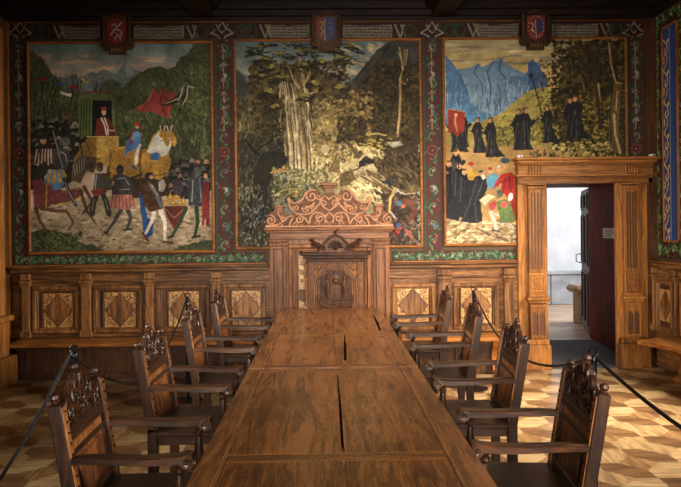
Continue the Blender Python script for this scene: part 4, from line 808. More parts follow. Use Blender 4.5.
cv([(-.445, 1.93), (-.41, 1.87), (-.35, 1.87), (-.29, 1.91), (-.255, 1.975), (-.20, 2.005)], .013); cv([(-.45, 1.92), (-.43, 1.83), (-.37, 1.76), (-.28, 1.74), (-.2, 1.76), (-.13, 1.83), (-.07, 1.9)], .012)
cv([(-.69, 1.62), (-.58, 1.63), (-.5, 1.67), (-.44, 1.72), (-.38, 1.72), (-.31, 1.74)], .011); cv([(-.56, 1.79), (-.55, 1.73), (-.5, 1.7)], .01); cv([(-.44, 1.62), (-.40, 1.70), (-.34, 1.73), (-.27, 1.70), (-.22, 1.63)], .011)
cv([(-.22, 1.63), (-.2, 1.72), (-.14, 1.76), (-.06, 1.73), (-.04, 1.64)], .011); cv([(-.30, 1.80), (-.25, 1.85), (-.28, 1.82), (-.2, 1.83), (-.16, 1.87)], .016); cv([(0, 1.63), (-.05, 1.7), (0, 1.76)], .01); cv([(-.0, 1.78), (-.06, 1.82), (-.1, 1.88), (-.05, 1.94), (-.0, 1.9)], .01)
sc(.50, 1.70, .035, 1.3, 1.2, -1, .009); sc(.265, 1.80, .04, 1.3, 3.0, 1, .009); sc(.36, 1.82, .035, 1.3, .4, -1, .008); sc(.12, 1.92, .03, 1.2, 1, 1, .008); sc(.17, 1.80, .03, 1.2, 2, -1, .008); cv([(-.40, 1.63), (-.36, 1.66), (-.33, 1.63)], .008); cv([(-.16, 1.63), (-.13, 1.67), (-.1, 1.63)], .008)
for x in (-.62, -.52, -.36, -.3, -.12): mb.ball((x, -.172, 1.63), .012, 8); mb.ball((-x, -.172, 1.63), .012, 8)
mb.box((-.70, -.185, 1.60), (.70, -.165, 1.622), c=.004)
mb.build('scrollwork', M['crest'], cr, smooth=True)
mb = MB(); mb.box((-.045, -.19, 1.96), (.045, -.1, 2.03), c=.004); mb.box((-.065, -.2, 2.03), (.065, -.09, 2.05), c=.004); mb.box((-.09, -.22, 2.05), (.09, -.07, 2.085), c=.008)
for x in (-.03, 0, .03): mb.box((x - .006, -.197, 1.97), (x + .006, -.19, 2.025))
mb.build('pedestal', M['port_x'], t)
for s_ in (-1, 1):
    mb = MB(); mb.box((s_ * .545 - .055, -.19, 1.82), (s_ * .545 + .055, -.08, 1.845), c=.005); mb.box((s_ * .545 - .03, -.175, 1.76), (s_ * .545 + .03, -.1, 1.82), c=.003); mb.build('pedestal', M['port_x'], t)

# ---------------------------------------------------------------- door case
t = thing('door_case', 'wooden door case with fluted pilasters and dentil cornice around the open doorway', 'door frame', (0, SW, 0))
mb = MB(); mb.box((2.10, -.20, 2.315), (3.72, 0, 2.345), c=.008); mb.box((2.13, -.165, 2.285), (3.69, 0, 2.315), c=.008); mb.build('cornice', M['door_x'], t)
mb = MB(); x = 2.16
while x < 3.66: mb.box((x, -.15, 2.262), (x + .012, -.10, 2.285)); x += .024
mb.build('dentil_band', M['door_x'], t)
mb = MB(); mb.box((2.15, -.10, 2.15), (3.67, 0, 2.285), c=.004); mb.box((2.12, -.14, 2.135), (3.70, 0, 2.16), c=.006)
for X in (2.27, 3.345):
    for k in range(5): mb.box((X + k * .032, -.125, 2.165), (X + k * .032 + .02, -.10, 2.255), c=.003)
mb.build('frieze', M['door_x'], t)
mb = MB(); mb.box((2.15, -.085, 2.06), (3.67, 0, 2.135), c=.004); mb.box((2.15, -.10, 2.11), (3.67, -.085, 2.135), c=.004); mb.build('architrave', M['door_x'], t)
for sgn, (a, b_) in ((1, (2.265, 2.445)), (-1, (3.34, 3.505))):
    st = MB(); 
    if sgn == 1: st.box((2.155, -.05, 0), (2.265, 0, 2.06), c=.004); st.box((2.445, -.05, 0), (2.487, 0, 2.06), c=.004)
    else: st.box((3.262, -.05, 0), (3.34, 0, 2.06), c=.004); st.box((3.505, -.05, 0), (3.62, 0, 2.06), c=.004)
    st.build('stile', M['door_z'], t)
    p = MB(); p.box((a, -.09, 1.07), (b_, -.0, 2.03), c=.004); p.box((a - .012, -.11, 2.0), (b_ + .012, 0, 2.03), c=.005); p.box((a - .02, -.12, 2.04), (b_ + .02, 0, 2.06), c=.005)
    pi = p.build('pilaster', M['door_z'], t)
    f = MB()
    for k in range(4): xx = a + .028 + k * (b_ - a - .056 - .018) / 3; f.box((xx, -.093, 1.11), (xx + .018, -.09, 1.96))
    f.build('fluting', M['flute'], pi)  # flat dark strips painted as the shade inside the flutes
    c = MB(); c.box((a, -.10, .83), (b_, 0, 1.07), c=.005); ring(c, a + .015, .85, b_ - .015, 1.05, .012, -.112, -.10, .003)
    cx = (a + b_) / 2
    for zz in (.90, .95, 1.0):
        for s_ in (-1, 1): c.tube([(cx + s_ * (p_ - cx), -.105, q_) for p_, q_ in spiral(cx + .028, zz, .026, 1.2, 2, 1, 12)], .006, 5)
    c.build('carved_block', M['door_z'], t)
    c = MB(); c.box((a - .02, -.15, .735), (b_ + .02, 0, .765), c=.006); c.box((a - .04, -.165, .765), (b_ + .04, 0, .80), c=.006); c.box((a - .015, -.13, .80), (b_ + .015, 0, .83), c=.006); c.build('console', M['door_z'], t)
    c = MB(); c.box((a, -.12, .33), (b_, 0, .735), c=.004)
    ped = c.build('pedestal', M['door_z'], t)
    c = MB(); m_ = (a + b_) / 2
    for x0 in (a + .02, m_ + .008):
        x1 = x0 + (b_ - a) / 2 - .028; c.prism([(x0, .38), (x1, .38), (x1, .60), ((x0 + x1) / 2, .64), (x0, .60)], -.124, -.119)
    c.build('niche', M['flute'], ped)  # flat dark arches painted as the shade inside the niches
    c = MB(); ring(c, a + .006, .35, b_ - .006, .70, .012, -.134, -.12, .003); c.box((m_ - .006, -.134, .362), (m_ + .006, -.12, .688)); c.build('bead', M['door_z'], ped)
    c = MB(); lo, hi = ((2.17, 2.487) if sgn == 1 else (3.262, 3.60)); c.box((lo, -.16, 0), (hi, -.05, .27), c=.006); c.box((lo + .015, -.145, .27), (hi - .015, -.05, .33), c=.01); c.build('plinth', M['door_z'], t)
# the matching case end on the left wall
t = thing('door_case', 'pale wooden pilaster of a door case at the left edge of the room', 'door frame', (XL, 0, 0))
mb = MB(); mb.box((0, 6.9, .30), (.12, 7.40, 3.85)); mb.build('stile', M['door_z'], t)
mb = MB(); mb.box((0, 6.86, .0), (.26, 7.44, .30), c=.015); mb.build('plinth', M['door_z'], t)
mb = MB(); mb.box((.12, 7.05, .30), (.2, 7.38, .66), c=.01); mb.box((.12, 7.02, .66), (.24, 7.41, .72), c=.012); ring(MB(), 0, 0, 1, 1, .1, 0, 1); mb.build('pedestal', M['door_z'], t)
mb = MB(); mb.box((.12, 7.08, .72), (.17, 7.36, 3.7), c=.008); mb.build('pilaster', M['door_z'], t)

# ---------------------------------------------------------------- open door leaf, card, mat, ledge beyond
d = MB(); a = Vector((3.735, 9.84)); b_ = Vector((4.02, 10.9)); L_ = (b_ - a).length; ang = math.atan2(b_.y - a.y, b_.x - a.x)
t = thing('door_leaf', 'old panelled grey-brown door leaf swung open into the corridor', 'door', (a.x, a.y, 0), ang)
MB().box((0, -.05, .02), (L_, 0, 2.12), c=.004).build('leaf_board', M['leaf'], t)
mb = MB()
for z0, z1 in ((.15, .9), (1.0, 1.75), (1.82, 2.06)):
    for x0, x1 in ((.1, L_ / 2 - .04), (L_ / 2 + .04, L_ - .1)): 
        m2 = MB(); ring(m2, x0, z0, x1, z1, .03, 0, .02, .006); mb.add(m2.v, m2.f)
mb.build('panel_frame', M['leaf'], t)
mb = MB(); mb.box((L_ - .07, 0, 1.0), (L_ - .01, .012, 1.3), c=.004); lk = mb.build('lock_plate', M['black'], t); mb = MB(); mb.tube([(L_ - .02, .01, 1.14), (L_ + .0, .08, 1.13), (L_ + .0, .08, 1.02), (L_ - .02, .01, 1.0)], .008, 6); mb.build('handle', M['black'], lk)
card = thing('paper_sign', 'small cream card with printed lines on the dark red passage wall', 'sign', (3.612, 8.66, 0), math.atan2(PB - 8.335, .14))
MB().box((-.0, .0, 1.42), (.46, .008, 1.55)).build('card', M['paper'], card)
mb = MB()
for k in range(3): mb.box((.12 + .01 * (k % 2), .008, 1.45 + k * .03), (.40, .0095, 1.457 + k * .03))
mb.box((.05, .008, 1.47), (.075, .0095, 1.52)); mb.build('printed_line', M['ink'], card)
tag(MB().prism([(2.50, 7.72), (3.24, 7.72), (3.50, 7.9), (3.57, 8.36), (3.69, 9.6), (2.35, 9.6), (2.50, 8.35)], .0, .008, 'xy').build('door_mat', M['mat']), 'dark grey mat lying across the threshold of the open doorway', 'mat')
t = thing('stone_ledge', 'pale bench end with rounded top in the corridor beyond the door', 'bench', (0, 0, 0))
MB().box((4.07, 11.12, 0), (4.9, 11.45, .50), c=.01).build('support', M['ledge'], t)
mb = MB(); mb.box((3.97, 11.05, .5), (4.95, 11.5, .62), c=.04); mb.build('seat', M['ledge'], t)
for i, x in enumerate((2.16, 3.64)):
    o = MB().box((x - .03, -.04, 0), (x + .03, .02, .028), c=.006); k_ = thing('small_device', 'tiny white box standing on the %s end of the door cornice' % ('left', 'right')[i], 'device', (0, SW - .12, 2.345)); o.build('body', M['white'], k_)
    MB().ball((x + .005, -.043, .014), .008, 8).build('lens', M['black'], k_)

# ================================================================ murals, painted border, cartouches
def grade(C, t):
    g_ = C.mean(-1, keepdims=True); return (g_ + (C - g_) * t[1]) * t[0]
def canvas(name, parent, x0, z0, x1, z1, fn, seed, y=SW - .012, mat='paint', step=.0062, base=(90, 80, 60), cut=None, tone=(1, 1)):
    nx = int((x1 - x0) / step); nz = int((z1 - z0) / step)
    gx, gz = np.meshgrid(np.linspace(x0, x1, nx + 1), np.linspace(z0, z1, nz + 1))
    U, V = to_px(gx, np.full_like(gx, y), gz)
    Uc = U; p = Paint(Uc, V, base, seed); fn(p)
    co = np.stack([gx, np.full_like(gx, y), gz], -1).reshape(-1, 3)
    idx = np.arange((nx + 1) * (nz + 1)).reshape(nz + 1, nx + 1)
    fs = np.stack([idx[:-1, :-1], idx[:-1, 1:], idx[1:, 1:], idx[1:, :-1]], -1).reshape(-1, 4)
    if cut:
        cc = co[fs].mean(1); fs = fs[~((cc[:, 0] > cut[0]) & (cc[:, 0] < cut[1]) & (cc[:, 2] < cut[2]))]
    return co, fs, lin(np.clip(grade(p.C, tone), 0, 255)).reshape(-1, 3)
def build_canvas(name, mat, chunks, parent=None):
    vs, fs, cs = [], [], []; k = 0
    for co, f, c in chunks: vs.append(co); fs.append(f + k); cs.append(c); k += len(co)
    vs = np.concatenate(vs); fs = np.concatenate(fs); cs = np.concatenate(cs)
    me = bpy.data.meshes.new(name); me.vertices.add(len(vs)); me.vertices.foreach_set('co', vs.ravel())
    me.loops.add(fs.size); me.loops.foreach_set('vertex_index', fs.ravel()); me.polygons.add(len(fs)); me.polygons.foreach_set('loop_start', np.arange(len(fs)) * 4)
    me.update(calc_edges=True); a_ = me.color_attributes.new('paint', 'FLOAT_COLOR', 'POINT'); a_.data.foreach_set('color', np.concatenate([cs, np.ones((len(cs), 1))], 1).ravel())
    me.materials.append(M[mat]); o = bpy.data.objects.new(name, me); COL.objects.link(o)
    if parent: o.parent = parent
    return o
MUR = [((-3.25, 1.36, -1.255, 3.655), paint_procession, 'mural of armoured soldiers, a gold horse and a litter in procession, left of three'),
       ((-.97, 1.39, 1.07, 3.675), paint_forest, 'mural of a great gnarled tree and pale rocks, above the carved portal'),
       ((1.358, 1.40, 3.397, 3.683), paint_monks, 'mural of black-robed monks walking below blue mountains, above the doorway')]
for i, ((x0, z0, x1, z1), fn, lab) in enumerate(MUR):
    t = thing('mural', lab, 'mural', (0, 0, 0))
    build_canvas('painted_panel', 'paint', [canvas('c', None, x0, z0, x1, z1, fn, 11 + i, cut=(None, (-.615, .708, 1.60), (2.15, 9, 2.29))[i], tone=((1.0, .95), (.86, 1.0), (.95, 1.0))[i])], t)
    f = .028; h = MB(); h.box((x0 - f, SW - .035, z1), (x1 + f, SW, z1 + f), c=.008); h.box((x0 - f, SW - .035, z0), (x0, SW, z1), c=.008); h.box((x1, SW - .035, z0 if i < 2 else 2.346), (x1 + f, SW, z1), c=.008)
    for p_, q_ in (((x0 - f, x1 + f),), ((x0 - f, -.616), (.71, x1 + f)), ((x0 - f, 2.148),))[i]: h.box((p_, SW - .035, z0 - f), (q_, SW, z0), c=.008)
    h.build('frame', M['frame'], t)
RED = (120, 40, 34)
def bands():
    ch = []
    zb0, zb1 = 1.205, 1.325; zt0, zt1 = 3.715, 3.895
    def strip(x0, z0, x1, z1, fn, s): ch.append(canvas('b', None, x0, z0, x1, z1, fn, s, SW - .006, base=RED, step=.0065, tone=(.76, .72)))
    def px(x, z): a_, b1 = to_px(np.array(x), np.array(SW), np.array(z)); return float(a_), float(b1)
    def vert(x0, x1, s):
        xm = (x0 + x1) / 2
        def fn(p):
            U0 = px(x0, 2.5)[0]; U1 = px(x1, 2.5)[0]
            p.line((64, 96, 62), 2.2, [px(x0 + .02, zb0), px(x0 + .02, zt1)]); p.line((64, 96, 62), 1.2, [px(x1 - .012, zb0), px(x1 - .012, zt1)])
            border_vine(p, (px(xm, zt0), px(xm, zb1)), (U1 - U0) * .42, s)
            for k, z in enumerate(np.linspace(3.3, 1.6, 5)):
                q = px(xm, z)
                if k % 3 == 2:
                    for a_ in range(8): p.ell((170, 66, 56), q[0] + 4 * math.cos(a_ * PI / 4), q[1] + 4 * math.sin(a_ * PI / 4), 1.7, 1.7, 0, .1)
                    p.ell((100, 30, 26), q[0], q[1], 3.2, 3.2); p.ell((200, 150, 80), q[0], q[1], 1.2, 1.2)
                else:
                    p.ell([(214, 206, 190), (96, 124, 160), (190, 180, 160)][k % 3], q[0] + 1, q[1], 2.2, 2.8, 20); p.ell((110, 60, 50), q[0] - 1, q[1] + 1, 1.6, 2)
            for k in range(6):   # pale interlace in the upper part
                z = 3.6 - k * .16; a1, b1 = px(xm, z), px(xm, z - .12); p.line((206, 190, 150), .9, [a1, b1]); p.line((206, 190, 150), .8, [(a1[0] - 3, a1[1] + 3), a1, (a1[0] + 3, a1[1] + 3)])
        return fn
    for k, (a_, b1) in enumerate(((XL + .035, -3.284), (-1.221, -1.004), (1.104, 1.324), (3.431, 3.615))): strip(a_, zb1 if k < 3 else 2.346, b1, zt0, vert(a_, b1, 40 + k), 50 + k)
    def horiz(x0, x1, z0, z1, s):
        def fn(p):
            a1, b1 = px(x0, (z0 + z1) / 2), px(x1, (z0 + z1) / 2); p.C[:] = (104, 38, 32); wd = abs(px(x0, z0)[1] - px(x0, z1)[1]) * .45
            border_vine(p, (a1, b1), wd, s, (70, 128, 74)); border_vine(p, ((a1[0] + 6, a1[1]), b1), wd * .8, s + 3, (84, 140, 80))
        return fn
    for k, (a_, b1) in enumerate(((XL + .035, -.66), (.75, 2.14))): strip(a_, zb0, b1, zb1, horiz(a_, b1, zb0, zb1, 70 + k), 71 + k)
    def top(p):
        r = random.Random(5); p.C[:] = (84, 34, 28)
        for (c, lo, hi) in ((117, 30, 212), (326, 236, 420), (535, 444, 626)):
            y = 32 if c == 117 else (31 if c == 326 else 30)
            for x0, x1 in ((lo + 33, c - 17), (c + 17, hi - 28)):
                p.poly((176, 158, 122), [(x0, y - 6), ((x0 + x1) / 2, y - 5), (x1, y - 6.5), (x1, y + 6), ((x0 + x1) / 2, y + 7), (x0, y + 6)], .6, .15)
                for k in range(4):
                    x = x0 + 2
                    while x < x1 - 2:
                        L = r.uniform(1.5, 5); p.line((60, 48, 36), .9, [(x, y - 4.4 + k * 2.9 + r.uniform(-.4, .4)), (min(x + L, x1 - 1), y - 4.4 + k * 2.9 + r.uniform(-.4, .4))], n=.5); x += L + r.uniform(.7, 1.6)
            for x, s_ in ((lo + 27, 1), (hi - 22, -1)):
                for k in range(2): p.line((190, 172, 136), 2, [(x + k * 6 - 3, y - 6), (x + k * 6 + 2, y + 6)]); p.line((190, 172, 136), 1.4, [(x + 3, y + 6), (x + 6, y - 6)])
            for x in (lo + 15, hi - 10, lo + 6):
                for a_ in range(14): th = a_ * PI / 7; p.ell((60, 98, 54), x + 6 * math.cos(th), y + 6 * math.sin(th), 1.8, 1, math.degrees(th), .2)
        for x in (20, 222, 432, 634):
            p.line((214, 200, 168), 1.4, [(x - 11, 33), (x - 4, 28), (x, 22), (x + 4, 28), (x + 11, 33), (x + 4, 36), (x, 42), (x - 4, 36), (x - 11, 33)])
            p.line((214, 200, 168), 1, [(x - 6, 24), (x - 3, 30), (x, 33), (x + 3, 30), (x + 6, 24)])
        for k in range(90): p.ell(r.choice([(60, 98, 54), (76, 110, 60), (150, 60, 48)]), r.choice([r.uniform(10, 42), r.uniform(196, 262), r.uniform(404, 466), r.uniform(606, 644)]), r.uniform(23, 42), 1.8, .9, r.uniform(0, 180))
    strip(XL + .035, zt0, 3.615, zt1, top, 90)
    return ch
o = build_canvas('painted_border', 'bpaint', bands()); tag(o, 'dark red wall border with green scrollwork and lettered banners around the three murals', 'painted border')
# thin gilt mouldings bounding the border
mb = MB(); mb.box((XL + .03, SW - .02, 3.893), (3.62, SW, 3.90)); mb.box((XL + .03, SW - .03, 1.2), (-.66, SW, 1.212)); mb.box((.76, SW - .03, 1.2), (2.14, SW, 1.212)); struct(mb, 'trim_9', M['frame'])
# right wall painting strip: vines and a blue arabesque panel
def side_canvas(y0, y1, z0, z1, fn, seed, x, base, step=.0065):
    ny = int(abs(y1 - y0) / step); nz = int((z1 - z0) / step)
    gy, gz = np.meshgrid(np.linspace(y0, y1, ny + 1), np.linspace(z0, z1, nz + 1))
    U = (7.83 - gy) * 100 if x > XR - .01 else (7.90 - gy) * 100; V = (3.9 - gz) * 100; p = Paint(U, V, base, seed); fn(p)
    co = np.stack([np.full_like(gy, x), gy, gz], -1).reshape(-1, 3); idx = np.arange((ny + 1) * (nz + 1)).reshape(nz + 1, ny + 1)
    fs = np.stack([idx[:-1, :-1], idx[:-1, 1:], idx[1:, 1:], idx[1:, :-1]], -1).reshape(-1, 4); return co, fs, lin(np.clip(p.C, 0, 255)).reshape(-1, 3)
def vinewall(p):
    border_vine(p, ((9.5, 3), (9.5, 268)), 8, 3); border_vine(p, ((6, 8), (6, 262)), 6, 4)
    for c in (60, 105): border_vine(p, ((c, 3), (c, 268)), 9, c)
    for y in (5, 258): border_vine(p, ((0, y), (120, y)), 8, y + 9)
def arab(p):
    G = (214, 182, 108)
    p.line(G, .8, [(21, 20), (21, 248)]); p.line(G, .8, [(47, 20), (47, 248)])
    for k in range(7):
        y = 30 + k * 34
        for s_ in (-1, 1):
            p.line(G, 1.5, [(34, y), (34 + s_ * 7, y + 6), (34 + s_ * 9, y + 13), (34 + s_ * 5, y + 18), (34 + s_ * 2, y + 14), (34 + s_ * 4, y + 10)]); p.line(G, 1.3, [(34, y + 33), (34 + s_ * 6, y + 27), (34 + s_ * 8, y + 20)])
            p.ell(G, 34 + s_ * 9, y + 3, 1.6, 2.6, s_ * 30)
        p.ell(G, 34, y + 22, 2, 4); p.ell((60, 50, 60), 34, y + 22, .9, 2)
t = thing('mural', 'tall blue panel with gold arabesques and dark vine border on the right-hand wall', 'mural')
build_canvas('vine_ground', 'bpaint', [side_canvas(7.80, 6.6, 1.215, 3.9, vinewall, 5, XR - .006, (66, 34, 28))], t)
build_canvas('arabesque_panel', 'paint', [side_canvas(7.57, 7.27, 1.42, 3.72, arab, 6, XR - .016, (48, 68, 116))], t)
mb = MB()
for a_, b1 in ((7.59, 7.57), (7.27, 7.25)): mb.box((XR - .03, a_, 1.40), (XR - .005, b1, 3.74), c=.004)
mb.box((XR - .03, 7.25, 1.40), (XR - .005, 7.59, 1.42), c=.004); mb.box((XR - .03, 7.25, 3.72), (XR - .005, 7.59, 3.74), c=.004); mb.build('frame', M['frame_z'], t)

def cartouche(cx, cz, label, kind):
    t = thing('coat_of_arms', label, 'coat of arms', (cx, SW, cz))
    mb = MB(); mb.prism([(-.13, -.12), (-.175, -.09), (-.18, -.15), (-.14, -.19), (-.10, -.18), (-.09, -.235), (.09, -.235), (.10, -.18), (.14, -.19), (.18, -.15), (.175, -.09), (.13, -.12), (.13, .16), (.17, .17), (.17, .20), (-.17, .20), (-.17, .17), (-.13, .16)], -.09, -.036)
    for s_ in (-1, 1):
        mb.tube([(s_ * .14, -.09, -.10), (s_ * .14, -.09, .16)], .018, 8); mb.tube([(s_ * p_, -.095, q_) for p_, q_ in spiral(.135, -.14, .035, 1.3, 1.5, -1, 16)], .012, 6)
    mb.tube([(-.09, -.095, .17), (0, -.11, .185), (.09, -.095, .17)], .016, 6)
    mb.build('scroll_frame', M['cart'], t, smooth=True)
    def sh(k, dz=0): return [(-.095 * k, .13 * k), (0, .145 * k), (.095 * k, .13 * k), (.10 * k, 0), (.085 * k, -.085 * k), (0, -.14 * k), (-.085 * k, -.085 * k), (-.10 * k, 0)]
    s0 = MB().prism(sh(1), -.105, -.09).build('shield', M['sh_red'], t, label='painted shield')
    c = MB()
    if kind == 0:
        for q in ([(-.05, .06), (-.02, .09), (.0, .05), (-.03, .0), (.02, -.03), (-.02, -.08)], [(.0, .05), (.04, .08), (.06, .10)], [(.02, .02), (.06, -.0), (.05, -.05)], [(-.03, .0), (-.06, -.03)], [(.02, -.03), (.05, -.09)], [(-.04, .02), (.03, .03)]): c.tube([(x, -.107, z) for x, z in q], .010, 5)
        c.build('rampant_charge', M['sh_white'], s0)
    elif kind == 1:
        MB().prism([(0, .14), (.093, .127), (.097, 0), (.082, -.083), (0, -.136)], -.109, -.1052).build('blue_half', M['sh_blue'], s0)
        for z in (.07, .01, -.05): c.tube([(.025, -.111, z + .01), (.045, -.111, z - .006), (.065, -.111, z + .008)], .007, 5)
        c.build('gold_charge', M['sh_gold'], s0)
        c = MB(); c.tube([(-.06, -.107, .09), (-.03, -.107, .06), (-.06, -.107, .02), (-.03, -.107, -.02), (-.06, -.107, -.07)], .012, 5); c.tube([(-.02, -.107, .12), (-.012, -.107, -.12)], .010, 5); c.build('pale_charge', M['sh_white'], s0)
    else:
        MB().prism([(.01, .10), (.07, .095), (.07, -.04), (.01, -.04)], -.109, -.1052).build('blue_quarter', M['sh_blue'], s0)
        for k in range(16): th = k * PI / 8; c.ball((.083 * math.cos(th), -.107, .012 + .115 * math.sin(th)), .010, 6)
        c.tube([(-.05, -.107, .06), (-.03, -.107, .02), (-.05, -.107, -.02), (-.02, -.107, -.05)], .012, 5); c.tube([(-.01, -.107, .09), (0, -.107, -.09)], .008, 5); c.build('pale_bead', M['sh_white'], s0)
    p_ = MB().box((-.075, -.10, -.225), (.075, -.09, -.165), c=.004).build('date_plaque', M['cart'], t)
    c = MB()
    for q in ([(-.055, -.175), (-.055, -.215)], [(-.03, -.175), (-.035, -.195), (-.01, -.195)], [(-.015, -.178), (-.015, -.215)], [(.01, -.178), (.028, -.18), (.028, -.21), (.012, -.21), (.01, -.178)], [(.045, -.178), (.06, -.18), (.06, -.21), (.045, -.21)]): c.tube([(x, -.101, z) for x, z in q], .003, 4)
    c.build('numeral', M['sh_gold'], p_)
cartouche(-2.266, 3.765, 'carved coat of arms with a pale beast on red, above the procession mural', 0)
cartouche(.036, 3.78, 'carved coat of arms halved red and blue, above the tree mural', 1)
cartouche(2.368, 3.79, 'carved coat of arms with a beaded red shield, above the monks mural', 2)
# ================================================================ tables
def table(y0, y1, label, rails, cracks, zt=.78):
    t = thing('table', label, 'table', (.04, (y0 + y1) / 2, 0)); h = (y1 - y0) / 2; X = .495
    cx0, cx1 = -.40, .385
    tp = MB(); tp.box((-X, -h, zt - .055), (X, h, zt - .004), c=.006); top = tp.build('tabletop', M['table_y'], t)
    def plank(n, x0, a, x1, b_, m): MB().box((x0 + .0016, a + .0016, zt - .006), (x1 - .0016, b_ - .0016, zt), c=.0015).build(n, M[m], top)
    plank('side_board', -X, -h, cx0, h, 'table_y'); plank('side_board', cx1, -h, X, h, 'table_y')
    edges = [-h] + [v for r in rails for v in r] + [h]
    for k in range(0, len(edges), 2): pass
    rl = [(-h, -h + .10)] + rails + [(h - .09, h)]
    for a, b_ in rl: plank('cross_board', cx0, a, cx1, b_, 'table_x')
    for (a0, a1), (b0, b1) in zip(rl[:-1], rl[1:]):
        sp = .018; plank('field_board', cx0, a1, sp - .002, b0, 'table_y'); plank('field_board', sp + .002, a1, cx1, b0, 'table_x' if h > 5 else 'table_y')
    c = MB()
    for (x0, a, x1, b_, w_) in cracks: c.prism([(x0 - w_, a), (x0 + w_, a), (x0 + w_ * 1.4 + (x1 - x0) * .5, (a + b_) / 2), (x1 + w_ * .3, b_), (x1 - w_ * .3, b_), (x0 - w_ * .8 + (x1 - x0) * .5, (a + b_) / 2)], zt + .0001, zt + .0006, 'xy')
    if cracks: c.build('crack', M['crack'], top)
    # dotted stringing
    c = MB()
    def dots(x0, y0_, x1, y1_):
        c = MB()
        L = math.hypot(x1 - x0, y1_ - y0_); n = int(L / .018)
        for k in range(n):
            a = (k + .2) / n; b_ = (k + .75) / n; dx, dy = (x1 - x0) / L * .0018, (y1_ - y0_) / L * .0018
            c.add([(x0 + (x1 - x0) * a - dy, y0_ + (y1_ - y0_) * a + dx, zt + .0004), (x0 + (x1 - x0) * a + dy, y0_ + (y1_ - y0_) * a - dx, zt + .0004), (x0 + (x1 - x0) * b_ + dy, y0_ + (y1_ - y0_) * b_ - dx, zt + .0004), (x0 + (x1 - x0) * b_ - dy, y0_ + (y1_ - y0_) * b_ + dx, zt + .0004)], [(0, 1, 2, 3)])
        c.build('stringing', M['inl'], top, label='fine pale dotted inlay line')
    for a, b_ in rails + [(h - .09, h - .02)]: dots(cx0 + .0, a + .006, cx1, a + .006); dots(cx0, b_ - .006, cx1, b_ - .006)
    for x in (cx0 - .012, cx1 + .012): dots(x, -h + .1, x, h - .1)
    ap = MB(); z0 = zt - .17
    ap.box((-X + .07, -h + .12, z0), (-X + .095, h - .12, zt - .055)); ap.box((X - .095, -h + .12, z0), (X - .07, h - .12, zt - .055)); ap.box((-X + .095, -h + .12, z0), (X - .095, -h + .145, zt - .055)); ap.box((-X + .095, h - .145, z0), (X - .095, h - .12, zt - .055)); ap.build('apron', M['ch_y'], t)
    for sx in (-1, 1):
        for sy in (-1, 1):
            l = MB(); cx, cy = sx * (X - .11), sy * (h - .17); l.box((cx - .045, cy - .045, 0), (cx + .045, cy + .045, .14), c=.006); l.box((cx - .045, cy - .045, .5), (cx + .045, cy + .045, z0 + .02), c=.006)
            l.lathe([(.03, .14), (.042, .17), (.028, .2), (.045, .3), (.035, .4), (.026, .45), (.042, .48), (.03, .5)], cx, cy, 14); l.build('leg', M['ch_z'], t, smooth=True)
    s_ = MB(); s_.box((-X + .09, -h + .2, .05), (-X + .13, h - .2, .11), c=.004); s_.box((X - .13, -h + .2, .05), (X - .09, h - .2, .11), c=.004); s_.build('stretcher', M['ch_y'], t)
m1 = (1.15 + 4.075) / 2
table(1.15, 4.075, 'long dark walnut table nearest the viewer, dotted inlay along its cross board', [(2.455 - m1, 2.545 - m1)], [(.018, 2.6 - m1, .022, 3.86 - m1, .0045)], .779)
m2 = (4.085 + 7.03) / 2
table(4.085, 7.03, 'second walnut table at the far end, pushed against the nearer one', [(5.33 - m2, 5.41 - m2)], [(.075, 4.28 - m2, .10, 5.3 - m2, .008), (.385, 5.5 - m2, .40, 6.45 - m2, .009)], .784)

